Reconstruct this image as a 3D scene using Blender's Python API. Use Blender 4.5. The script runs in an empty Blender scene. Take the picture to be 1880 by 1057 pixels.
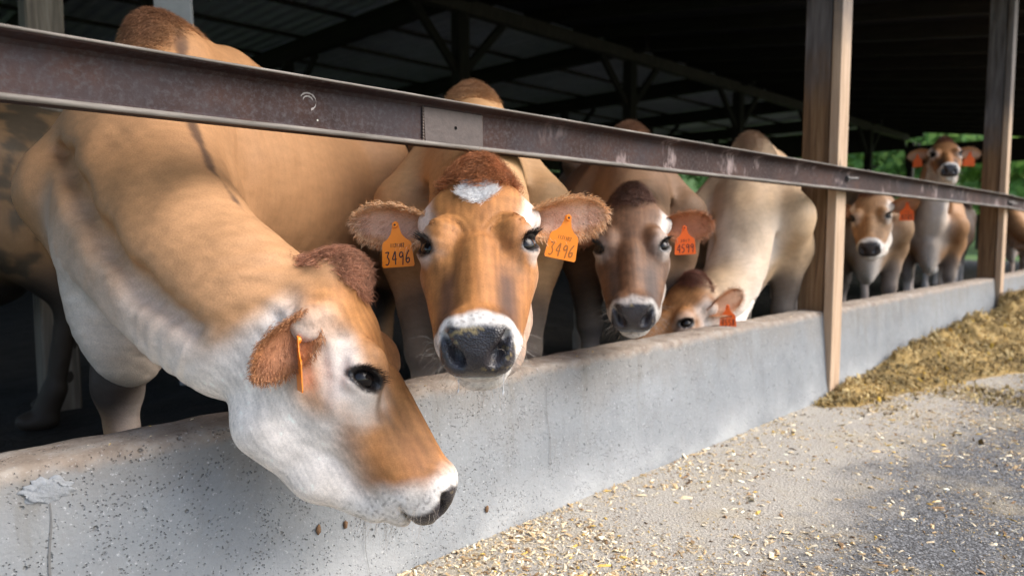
import bpy, bmesh, math, random
import numpy as np
from mathutils import Matrix, Vector
sc = bpy.context.scene
COL = sc.collection
R = math.radians
# ---------------------------------------------------------------- camera, sky, sun, exposure
cam = bpy.data.cameras.new('camera'); cam_o = bpy.data.objects.new('camera', cam); COL.objects.link(cam_o); sc.camera = cam_o
cam.sensor_width = 36; cam.lens = 24.894; cam.clip_start = .05; cam.clip_end = 600
cam_o.location = (0, -1.335, .78); cam_o.rotation_euler = (R(90-4.4206), 0, R(45.2684-90))
cam.dof.use_dof = True; cam.dof.focus_distance = 1.36; cam.dof.aperture_fstop = 3.2
SUN_AZ, SUN_EL = -52., 44.                                          # degrees: azimuth from +X, height
world = bpy.data.worlds.new('World'); sc.world = world; world.use_nodes = True
wn = world.node_tree.nodes; sky = wn.new('ShaderNodeTexSky'); sky.sky_type = 'NISHITA'; sky.sun_disc = False
sky.sun_elevation = R(SUN_EL); sky.sun_rotation = R(90-SUN_AZ); sky.dust_density = 3.0; sky.air_density = 1.0
world.node_tree.links.new(sky.outputs[0], wn['Background'].inputs[0]); wn['Background'].inputs[1].default_value = .15
sun = bpy.data.lights.new('sun', 'SUN'); sun.energy = 1.5; sun.angle = R(55); sun.color = (1, .96, .9)
sun_o = bpy.data.objects.new('sun', sun); COL.objects.link(sun_o)
sun_o.rotation_euler = Vector((math.cos(R(SUN_AZ))*math.cos(R(SUN_EL)), math.sin(R(SUN_AZ))*math.cos(R(SUN_EL)), math.sin(R(SUN_EL)))).to_track_quat('Z', 'Y').to_euler()
vs = sc.view_settings; vs.view_transform = 'Standard'; vs.look = 'None'; vs.exposure = 1.2; vs.gamma = 1; vs.use_curve_mapping = False
sc.render.engine = 'CYCLES'; sc.cycles.use_denoising = True
sc.cycles_curves.shape = 'RIBBONS'
rng = np.random.RandomState(7); random.seed(7)
# ---------------------------------------------------------------- helpers
def tag(o, label=None, cat=None, group=None, kind=None):
    if label: o['label'] = label
    if cat: o['category'] = cat
    if group: o['group'] = group
    if kind: o['kind'] = kind
    return o
def link(name, data, parent=None, mat=None):
    o = bpy.data.objects.new(name, data); COL.objects.link(o)
    if parent is not None: o.parent = parent
    if mat is not None and data is not None and not data.materials: data.materials.append(mat)
    return o
def empty(name, loc=(0, 0, 0), parent=None):
    o = bpy.data.objects.new(name, None); COL.objects.link(o); o.location = loc; o.empty_display_size = .1; o.parent = parent; return o
def mesh(name, v, f, smooth=False, cols=None):
    me = bpy.data.meshes.new(name); v = np.asarray(v, float)
    me.from_pydata(v.tolist(), [], f.tolist() if hasattr(f, 'tolist') else f)
    if smooth: me.polygons.foreach_set('use_smooth', [True]*len(me.polygons))
    if cols is not None:
        a = me.color_attributes.new('Col', 'FLOAT_COLOR', 'POINT'); a.data.foreach_set('color', np.asarray(cols, np.float32).ravel())
    return me
def bm_mesh(name, bm, smooth=False):
    me = bpy.data.meshes.new(name); bm.to_mesh(me); bm.free()
    if smooth: me.polygons.foreach_set('use_smooth', [True]*len(me.polygons))
    return me
def box_bm(a, b, bevel=0., seg=1, bm=None):
    own = bm is None; bm = bm or bmesh.new()
    r = bmesh.ops.create_cube(bm, size=1)
    for v in r['verts']:
        for i in range(3): v.co[i] = (a[i]+b[i])/2+v.co[i]*(b[i]-a[i])
    if bevel and own: bmesh.ops.bevel(bm, geom=bm.edges[:], offset=bevel, segments=seg, affect='EDGES', profile=.5)
    return bm
def box(name, a, b, mat, parent=None, bevel=.004, seg=1):
    """a box with its origin at its own centre"""
    c = [(x+y)/2 for x, y in zip(a, b)]; h = [abs(y-x)/2 for x, y in zip(a, b)]
    o = link(name, bm_mesh(name, box_bm([-x for x in h], h, bevel, seg)), parent, mat); o.location = c
    return o
def bar(name, p, q, w, d, mat, parent=None, bevel=.004):
    """a timber or bar from p to q, w wide, d deep"""
    p, q = Vector(p), Vector(q); L = (q-p).length
    o = link(name, bm_mesh(name, box_bm((-w/2, -d/2, -L/2), (w/2, d/2, L/2), bevel)), parent, mat)
    o.location = (p+q)/2; o.rotation_euler = (q-p).to_track_quat('Z', 'Y').to_euler(); return o
# ---------------------------------------------------------------- materials
class NT:
    def __init__(s, name):
        s.m = bpy.data.materials.new(name); s.m.use_nodes = True; s.t = s.m.node_tree; s.b = s.t.nodes['Principled BSDF']
        s.co = s.t.nodes.new('ShaderNodeTexCoord')
    def n(s, t, **k):
        o = s.t.nodes.new(t)
        for a, v in k.items(): setattr(o, a, v)
        return o
    def l(s, a, b): s.t.links.new(a, b)
    def pos(s, scale=(1, 1, 1), obj=True, rot=(0, 0, 0)):
        mp = s.n('ShaderNodeMapping'); mp.inputs['Scale'].default_value = scale; mp.inputs['Rotation'].default_value = rot
        s.l(s.co.outputs['Object'] if obj else s.n('ShaderNodeNewGeometry').outputs['Position'], mp.inputs[0]); return mp.outputs[0]
    def noise(s, sc_, det=4, rough=.6, vec=None, dist=0.):
        o = s.n('ShaderNodeTexNoise'); o.inputs['Scale'].default_value = sc_; o.inputs['Detail'].default_value = det; o.inputs['Roughness'].default_value = rough; o.inputs['Distortion'].default_value = dist
        s.l(vec if vec is not None else s.pos(obj=False), o.inputs['Vector']); return o.outputs['Fac']
    def vor(s, sc_, vec=None, out='Distance', rand=1.):
        o = s.n('ShaderNodeTexVoronoi'); o.inputs['Scale'].default_value = sc_; o.inputs['Randomness'].default_value = rand
        s.l(vec if vec is not None else s.pos(obj=False), o.inputs['Vector']); return o.outputs[out]
    def ramp(s, fac, stops, interp='LINEAR'):
        o = s.n('ShaderNodeValToRGB'); e = o.color_ramp.elements; o.color_ramp.interpolation = interp
        while len(e) < len(stops): e.new(.5)
        for q, (p, c) in zip(e, stops): q.position = p; q.color = (*c, 1) if len(c) == 3 else c
        s.l(fac, o.inputs[0]); return o.outputs[0]
    def g(s, fac, a, b):
        o = s.n('ShaderNodeMapRange', clamp=True, interpolation_type='SMOOTHSTEP'); o.inputs[1].default_value = a; o.inputs[2].default_value = b
        if a > b: o.inputs[1].default_value, o.inputs[2].default_value, o.inputs[3].default_value, o.inputs[4].default_value = b, a, 1, 0
        s.l(fac, o.inputs[0]); return o.outputs[0]
    def mix(s, f, a, b, mode='MIX'):
        o = s.n('ShaderNodeMix', data_type='RGBA', blend_type=mode)
        for sock, v in ((o.inputs[0], f), (o.inputs[6], a), (o.inputs[7], b)):
            if hasattr(v, 'is_output'): s.l(v, sock)
            elif isinstance(v, (int, float)): sock.default_value = v
            else: sock.default_value = (*v, 1)
        return o.outputs[2]
    def math(s, op, a, b=0., clamp=False):
        o = s.n('ShaderNodeMath', operation=op, use_clamp=clamp)
        for sock, v in ((o.inputs[0], a), (o.inputs[1], b)):
            if hasattr(v, 'is_output'): s.l(v, sock)
            else: sock.default_value = v
        return o.outputs[0]
    def xyz(s, i, obj=False):
        o = s.n('ShaderNodeSeparateXYZ'); s.l(s.co.outputs['Object'] if obj else s.n('ShaderNodeNewGeometry').outputs['Position'], o.inputs[0]); return o.outputs[i]
    def col(s, c):
        if hasattr(c, 'is_output'): s.l(c, s.b.inputs['Base Color'])
        else: s.b.inputs['Base Color'].default_value = (*c, 1)
    def set(s, rough=None, metal=None, spec=None):
        for nm, v in (('Roughness', rough), ('Metallic', metal), ('Specular IOR Level', spec)):
            if v is None: continue
            if hasattr(v, 'is_output'): s.l(v, s.b.inputs[nm])
            else: s.b.inputs[nm].default_value = v
    def bump(s, h, dist=.002, strength=1., prev=None):
        o = s.n('ShaderNodeBump'); o.inputs['Distance'].default_value = dist; o.inputs['Strength'].default_value = strength
        s.l(h, o.inputs['Height'])
        if prev is not None: s.l(prev, o.inputs['Normal'])
        s.l(o.outputs[0], s.b.inputs['Normal']); return o.outputs[0]
def mat_concrete_wall():
    s = NT('cast_concrete'); z = s.xyz(2); y = s.xyz(1)
    big = s.noise(1.6, 4); mid = s.noise(9, 5); fine = s.noise(70, 4)
    base = s.ramp(big, [(.3, (.165, .178, .190)), (.7, (.265, .28, .293))])
    base = s.mix(s.g(mid, .35, .75), base, (.24, .255, .265)); base = s.mix(s.math('MULTIPLY', s.g(s.noise(17, 6, .75), .48, .66), .5), base, (.20, .205, .21))
    lime = s.math('MULTIPLY', s.g(s.math('ADD', z, s.math('MULTIPLY', mid, .12)), .23, .05), s.g(s.noise(2.3, 3), .35, .6))
    base = s.mix(s.math('MULTIPLY', lime, .75), base, (.43, .44, .443))
    streak = s.g(s.noise(1, 4, .7, s.pos((14, 14, 1.2), False)), .52, .72)
    grime_shade = s.g(s.math('ADD', z, s.math('MULTIPLY', s.math('SUBTRACT', s.noise(5, 5), .5), .30)), .22, .42)
    base = s.mix(s.math('MULTIPLY', grime_shade, .62), base, (.20, .185, .165))  # soiling, plus the shade gradient of the upper face put into the colour
    base = s.mix(s.math('MULTIPLY', s.math('MULTIPLY', streak, s.g(z, .05, .4)), .6), base, (.15, .14, .12))
    top = s.g(s.math('ADD', z, s.math('MULTIPLY', s.math('SUBTRACT', s.noise(14, 4), .5), .05)), .375, .405)
    tc = s.ramp(s.noise(18, 5), [(.3, (.17, .115, .075)), (.5, (.29, .225, .17)), (.72, (.40, .36, .31))])
    base = s.mix(s.math('MULTIPLY', top, .72), base, tc)
    wv = s.n('ShaderNodeVectorMath', operation='ADD'); wz = s.n('ShaderNodeTexNoise'); wz.inputs['Scale'].default_value = 60; ws = s.n('ShaderNodeVectorMath', operation='SCALE'); ws.inputs[3].default_value = .007; s.l(s.pos(obj=False), wz.inputs['Vector']); s.l(wz.outputs['Color'], ws.inputs[0]); s.l(ws.outputs[0], wv.inputs[0]); s.l(s.pos(obj=False), wv.inputs[1])
    pit = s.vor(42, wv.outputs[0]); sel = s.g(s.noise(31, 2), .53, .66)
    pits = s.math('MULTIPLY', s.ramp(pit, [(.08, (1, 1, 1)), (.20, (0, 0, 0))]), sel)
    pit2 = s.math('MULTIPLY', s.ramp(s.vor(150, wv.outputs[0]), [(.12, (1, 1, 1)), (.30, (0, 0, 0))]), s.g(s.noise(23, 4), .40, .62))
    p = s.math('MAXIMUM', pits, s.math('MULTIPLY', pit2, .8))
    base = s.mix(s.math('MULTIPLY', p, .42), base, (.09, .09, .09))
    base = s.mix(s.math('MULTIPLY', s.g(s.noise(150, 3), .6, .75), .45), base, (.62, .63, .64))
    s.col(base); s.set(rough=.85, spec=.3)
    h = s.math('SUBTRACT', s.math('MULTIPLY', fine, .5), p); h = s.math('ADD', h, s.math('MULTIPLY', mid, .8))
    s.bump(h, .005, 1.); return s.m
def mat_apron():
    s = NT('apron_concrete'); x = s.xyz(0); y = s.xyz(1)
    mid = s.noise(7, 5); fine = s.noise(120, 4, .7); big = s.noise(1.1, 4)
    c = s.ramp(fine, [(.25, (.155, .142, .127)), (.5, (.34, .318, .282)), (.72, (.52, .49, .445))])
    c = s.mix(s.g(mid, .3, .8), c, s.mix(.5, c, (.43, .40, .34)))
    # the tarred lane beyond the slab: a line that wanders, away from the wall
    edge = s.math('ADD', s.math('MULTIPLY', y, -1), s.math('MULTIPLY', s.math('SUBTRACT', big, .5), .45)); edge = s.math('ADD', edge, s.math('MULTIPLY', s.math('SUBTRACT', s.noise(9, 6, .7), .5), .5))
    tar = s.math('MULTIPLY', s.g(edge, .42, .80), .94)
    st = s.ramp(s.vor(230, out='Color'), [(.2, (.03, .031, .034)), (.55, (.085, .088, .095)), (.9, (.26, .27, .285))])
    c = s.mix(tar, c, st)
    dust = s.math('MULTIPLY', s.g(s.noise(3.1, 5, .65), .5, .68), .5)
    c = s.mix(dust, c, (.36, .31, .22))
    s.col(c); s.set(rough=.9, spec=.25); s.bump(s.math('ADD', fine, s.math('MULTIPLY', s.vor(160), .8)), .004, .8); return s.m
def mat_muck():
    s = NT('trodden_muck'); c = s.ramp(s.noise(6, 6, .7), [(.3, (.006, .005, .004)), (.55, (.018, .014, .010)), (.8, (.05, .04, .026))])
    s.col(c); s.set(rough=.7); s.bump(s.noise(14, 6, .7), .05, .8); return s.m
def mat_steel():
    s = NT('weathered_channel_steel'); P = s.pos(obj=False)
    a = s.noise(5, 5, .65); b = s.noise(90, 4, .7); str_ = s.noise(1, 4, .6, s.pos((2.2, 40, 22), False))
    c = s.ramp(a, [(.3, (.028, .016, .014)), (.52, (.054, .030, .025)), (.72, (.09, .045, .032))])
    c = s.mix(s.g(b, .42, .72), c, (.085, .070, .070))
    c = s.mix(s.math('MULTIPLY', s.g(s.noise(2.6, 4), .5, .68), .45), c, (.05, .052, .062))
    smear = s.math('MULTIPLY', s.g(s.noise(8.5, 3, .5), .55, .68), s.g(s.noise(1, 3, .6, s.pos((60, 60, 18), False, (0, .5, 0))), .42, .62))
    c = s.mix(s.math('MULTIPLY', smear, s.math('MULTIPLY', s.g(s.xyz(0), .9, 2.2), .7)), c, (.42, .33, .31))
    spk = s.ramp(s.vor(26), [(.035, (1, 1, 1)), (.06, (0, 0, 0))])
    c = s.mix(s.math('MULTIPLY', spk, s.g(s.noise(12, 2), .55, .6)), c, (.6, .58, .52))
    s.col(c); s.set(rough=s.ramp(b, [(.3, (.6,)*3), (.8, (.8,)*3)]), metal=.0, spec=.12); s.bump(b, .0015, .6); return s.m
def mat_lip():
    s = NT('polished_steel_lip'); a = s.noise(1, 5, .7, s.pos((6, 60, 60), False))
    s.col(s.ramp(a, [(.3, (.09, .078, .066)), (.55, (.20, .178, .155)), (.8, (.36, .33, .29))])); s.set(rough=.6, metal=.0, spec=.25); s.bump(a, .001, .5); return s.m
def mat_wood(name, c0, c1, c2, stain=None, grain=(30, 30, 1.6)):
    s = NT(name); v = s.pos(grain); w = s.noise(1.5, 5, .65, v, .6); f = s.noise(6, 4, .7, s.pos((grain[0]*1.6, grain[1]*1.6, 2.2)))
    ring = s.n('ShaderNodeTexWave', wave_type='RINGS', rings_direction='Z'); ring.inputs['Scale'].default_value = 3.2; ring.inputs['Distortion'].default_value = 6; ring.inputs['Detail'].default_value = 2
    s.l(s.pos((4, 4, .55)), ring.inputs['Vector'])
    c = s.ramp(w, [(.3, c0), (.5, c1), (.72, c2)]); c = s.mix(s.math('MULTIPLY', s.g(f, .5, .75), .5), c, c0); c = s.mix(s.math('MULTIPLY', ring.outputs['Fac'], .45), c, c0)
    kn = s.ramp(s.vor(1, s.pos((7, 7, 2.6))), [(.06, (1, 1, 1)), (.13, (0, 0, 0))]); c = s.mix(s.math('MULTIPLY', kn, .8), c, [x*.3 for x in c0])
    if stain:
        z = s.xyz(2); m = s.g(s.math('ADD', z, s.math('MULTIPLY', s.math('SUBTRACT', s.noise(4, 5), .5), .55)), stain[0], stain[1])
        c = s.mix(s.math('MULTIPLY', m, .85), c, s.ramp(s.noise(1, 4, .6, s.pos((30, 30, 3))), [(.3, (.03, .03, .032)), (.7, (.16, .155, .16))]))
    s.col(c); s.set(rough=.75, spec=.3); s.bump(s.math('ADD', w, f), .002, .7); return s.m
def mat_plain(name, c, rough=.6, metal=0., var=.25, sc_=8, spec=.4, bump=.0):
    s = NT(name); n = s.noise(sc_, 4, .65)
    s.col(s.mix(n, [x*(1-var) for x in c], [min(1, x*(1+var)) for x in c])); s.set(rough=rough, metal=metal, spec=spec)
    if bump: s.bump(n, bump, .7)
    return s.m
def mat_attr(name, rough=.8, wet=False, var=.3, freq=260, spec=.25):
    """colour from the mesh's own Col attribute, broken up by fine noise"""
    s = NT(name); a = s.n('ShaderNodeAttribute', attribute_name='Col'); n = s.noise(freq, 3, .6); m = s.noise(28, 4, .6)
    c = s.mix(1., a.outputs['Color'], s.ramp(n, [(.25, (1-var,)*3), (.75, (1+var,)*3)]), 'MULTIPLY'); c = s.mix(1., c, s.ramp(m, [(.3, (.94,)*3), (.7, (1.05,)*3)]), 'MULTIPLY')
    s.col(c)
    if wet:
        s.set(rough=s.ramp(a.outputs['Alpha'], [(0, (rough,)*3), (1, (.26,)*3)]), spec=s.ramp(a.outputs['Alpha'], [(0, (spec,)*3), (1, (.6,)*3)]))
        s.bump(s.math('ADD', n, s.math('MULTIPLY', s.math('MULTIPLY', s.vor(330), a.outputs['Alpha']), 1.6)), .0012, .5)
    else: s.set(rough=rough, spec=spec)
    return s.m
M = {}
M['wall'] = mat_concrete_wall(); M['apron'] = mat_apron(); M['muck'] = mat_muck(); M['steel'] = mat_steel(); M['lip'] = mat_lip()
M['post'] = mat_wood('weathered_post_timber', (.10, .052, .024), (.20, .115, .055), (.30, .185, .10), (1.3, 1.7))
M['board'] = mat_wood('pale_sawn_board', (.36, .24, .15), (.52, .37, .25), (.62, .47, .34), (1.45, 2.0))
M['oldwood'] = mat_wood('grey_barn_timber', (.09, .075, .06), (.17, .145, .115), (.26, .23, .19))
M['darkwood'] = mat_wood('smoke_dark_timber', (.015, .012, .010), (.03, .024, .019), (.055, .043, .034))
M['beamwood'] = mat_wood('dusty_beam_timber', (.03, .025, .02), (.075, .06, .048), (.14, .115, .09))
M['sheet'] = mat_plain('galvanised_sheet', (.62, .64, .68), .6, .0, .3, 3)
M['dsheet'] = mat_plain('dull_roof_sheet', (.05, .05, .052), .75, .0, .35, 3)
M['skin'] = mat_attr('short_cow_coat', .6, True, .14, 300, .3)
M['hair'] = mat_attr('cow_hair', .5, False, .12, 500, .35)
M['eye'] = mat_plain('wet_dark_eye', (.010, .0075, .007), .05, 0, .3, 60, .35)
M['tag'] = mat_plain('orange_tag_plastic', (.88, .25, .016), .38, 0, .06, 20, .45)
M['tagred'] = mat_plain('red_orange_tag_plastic', (.85, .13, .010), .4, 0, .06, 20, .45)
M['ink'] = mat_plain('dark_marker_ink', (.018, .012, .022), .6, 0, .3, 300)
M['inkfaint'] = mat_plain('faded_marker_ink', (.34, .115, .018), .6, 0, .5, 260)
# ---------------------------------------------------------------- implicit-surface toolkit
def V(*a): return np.array(a, float)
def unit(v): v = np.asarray(v, float); return v/np.linalg.norm(v)
def sstep(a, b, x): t = np.clip((x-a)/(b-a), 0, 1); return t*t*(3-2*t)
class Sdf:
    """A list of tapered capsules and ellipsoids blended into one continuous skin."""
    def __init__(s): s.p = []
    def rc(s, a, b, ra, rb, k=.04, sign=1): s.p.append(('rc', np.asarray(a, float), np.asarray(b, float), ra, rb, k, sign))
    def el(s, c, r, R=None, k=.04, sign=1): s.p.append(('el', np.asarray(c, float), np.asarray(r, float), np.eye(3) if R is None else R, None, k, sign))
    def bound(s, q):
        if q[0] == 'rc': return (q[1]+q[2])/2, np.linalg.norm(q[1]-q[2])/2+max(q[3], q[4])
        return q[1], float(max(q[2]))
    def dist(s, q, P):
        if q[0] == 'rc':
            a, b, ra, rb = q[1:5]; ba = b-a; L2 = float(ba@ba)+1e-12
            pa = P-a; t = np.clip((pa@ba)/L2, 0, 1)
            d = pa-t[..., None]*ba
            return np.sqrt((d*d).sum(-1))-(ra+(rb-ra)*t)
        c, r, R = q[1:4]; l = (P-c)@R
        e = l/r; k0 = np.sqrt((e*e).sum(-1)); e = e/r; k1 = np.sqrt((e*e).sum(-1))
        return k0*(k0-1)/np.maximum(k1, 1e-9)
    def comb(s, q, d, n):
        k = q[5]
        if q[6] < 0: n = -n; h = np.maximum(k-np.abs(d-n), 0)/k; return np.maximum(d, n)+h*h*k*.25
        h = np.maximum(k-np.abs(d-n), 0)/k
        return np.minimum(d, n)-h*h*k*.25
    def mesh(s, ax):
        """Surface nets over the rectilinear grid ax = (xs, ys, zs); only blocks near the skin are evaluated."""
        n = [(len(a)-1)//8*8+1 for a in ax]; ax = [a[:m].astype(float) for a, m in zip(ax, n)]
        nb = [(m-1)//8 for m in n]
        cen = [(a[0:-1:8]+a[8::8])/2 for a in ax]; hs = [(a[8::8]-a[0:-1:8])/2 for a in ax]
        G = np.stack(np.meshgrid(*cen, indexing='ij'), -1).reshape(-1, 3)
        hd = np.sqrt(sum(x**2 for x in np.meshgrid(*hs, indexing='ij'))).reshape(-1)
        d = np.full(len(G), 9.)
        for q in s.p: d = s.comb(q, d, s.dist(q, G))
        act = np.nonzero(np.abs(d) < hd*1.35+.012)[0]
        bi = np.stack(np.unravel_index(act, nb), -1)
        o = np.arange(9)
        pts = np.empty((len(act), 9, 9, 9, 3))
        pts[..., 0] = ax[0][bi[:, 0, None]*8+o][:, :, None, None]
        pts[..., 1] = ax[1][bi[:, 1, None]*8+o][:, None, :, None]
        pts[..., 2] = ax[2][bi[:, 2, None]*8+o][:, None, None, :]
        D = np.full((len(act), 9, 9, 9), 9.); Ga = G[act]; ha = hd[act]
        for q in s.p:
            c, R = s.bound(q)
            m = np.nonzero(np.linalg.norm(Ga-c, axis=1) < R+ha*2.2+q[5]+.02)[0]
            if len(m): D[m] = s.comb(q, D[m], s.dist(q, pts[m]))
        # full grid, filled with the coarse sign away from the skin
        F = np.repeat(np.repeat(np.repeat(np.where(d < 0, -1, 1).astype(np.float32).reshape(nb), 8, 0), 8, 1), 8, 2)
        F = np.pad(F, ((0, 1),)*3, mode='edge')
        for j in range(len(act)):
            a, b, c = bi[j]*8; F[a:a+9, b:b+9, c:c+9] = D[j]
        S = F < 0
        cnt = np.zeros([m-1 for m in n], np.int8)
        for i in (0, 1):
            for j in (0, 1):
                for k in (0, 1): cnt += S[i:n[0]-1+i, j:n[1]-1+j, k:n[2]-1+k]
        cells = np.argwhere((cnt > 0) & (cnt < 8))
        idx = np.full(cnt.shape, -1, np.int32); idx[tuple(cells.T)] = np.arange(len(cells))
        acc = np.zeros((len(cells), 3)); num = np.zeros(len(cells))
        co = lambda i, j, k: np.stack([ax[0][cells[:, 0]+i], ax[1][cells[:, 1]+j], ax[2][cells[:, 2]+k]], -1)
        fv = lambda i, j, k: F[cells[:, 0]+i, cells[:, 1]+j, cells[:, 2]+k]
        for A, B in [((0,0,0),(1,0,0)),((0,1,0),(1,1,0)),((0,0,1),(1,0,1)),((0,1,1),(1,1,1)),((0,0,0),(0,1,0)),((1,0,0),(1,1,0)),
                     ((0,0,1),(0,1,1)),((1,0,1),(1,1,1)),((0,0,0),(0,0,1)),((1,0,0),(1,0,1)),((0,1,0),(0,1,1)),((1,1,0),(1,1,1))]:
            fa, fb = fv(*A), fv(*B); m = (fa < 0) != (fb < 0)
            t = np.where(m, fa/np.where(m, fa-fb, 1), 0)
            acc += np.where(m[:, None], co(*A)+(co(*B)-co(*A))*t[:, None], 0); num += m
        verts = acc/num[:, None]
        quads = []
        for a in range(3):
            b, c = (a+1) % 3, (a+2) % 3
            sl0 = [slice(None)]*3; sl1 = [slice(None)]*3; sl0[a] = slice(0, -1); sl1[a] = slice(1, None)
            A, B = S[tuple(sl0)], S[tuple(sl1)]
            e = np.argwhere(A != B); e = e[(e[:, b] > 0) & (e[:, c] > 0) & (e[:, b] < n[b]-1) & (e[:, c] < n[c]-1)]
            fl = A[tuple(e.T)]
            def at(db, dc):
                q = e.copy(); q[:, b] -= db; q[:, c] -= dc; return idx[tuple(q.T)]
            Q = np.stack([at(1, 1), at(0, 1), at(0, 0), at(1, 0)], -1)
            Q[~fl] = Q[~fl][:, ::-1]; quads.append(Q)
        Q = np.concatenate(quads); Q = Q[(Q >= 0).all(1)]
        return verts, Q
def graded(lo, hi, flo, fhi, fine, coarse):
    """1-D grid: fine between flo and fhi, coarse outside."""
    a = np.arange(lo, max(lo, flo), coarse); b = np.arange(max(lo, flo), min(hi, fhi), fine); c = np.arange(min(hi, fhi), hi+coarse*9, coarse)
    return np.unique(np.round(np.concatenate([a, b, c]), 5))
def bez(a, b, c, d, n):
    t = np.linspace(0, 1, n)[:, None]; return (1-t)**3*a+3*t*(1-t)**2*b+3*t*t*(1-t)*c+t**3*d
def fnoise(P, f, seed=0, oct=3):
    """cheap smooth value noise by summed sines, about -1..1"""
    r = np.random.RandomState(seed); out = np.zeros(len(P)); A = 0
    for o in range(oct):
        for _ in range(4):
            w = r.normal(size=3)*f*(2**o); out += np.sin(P@w+r.rand()*6.28)*.5**o
        A += 2*.5**o
    return out/A*1.0

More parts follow.
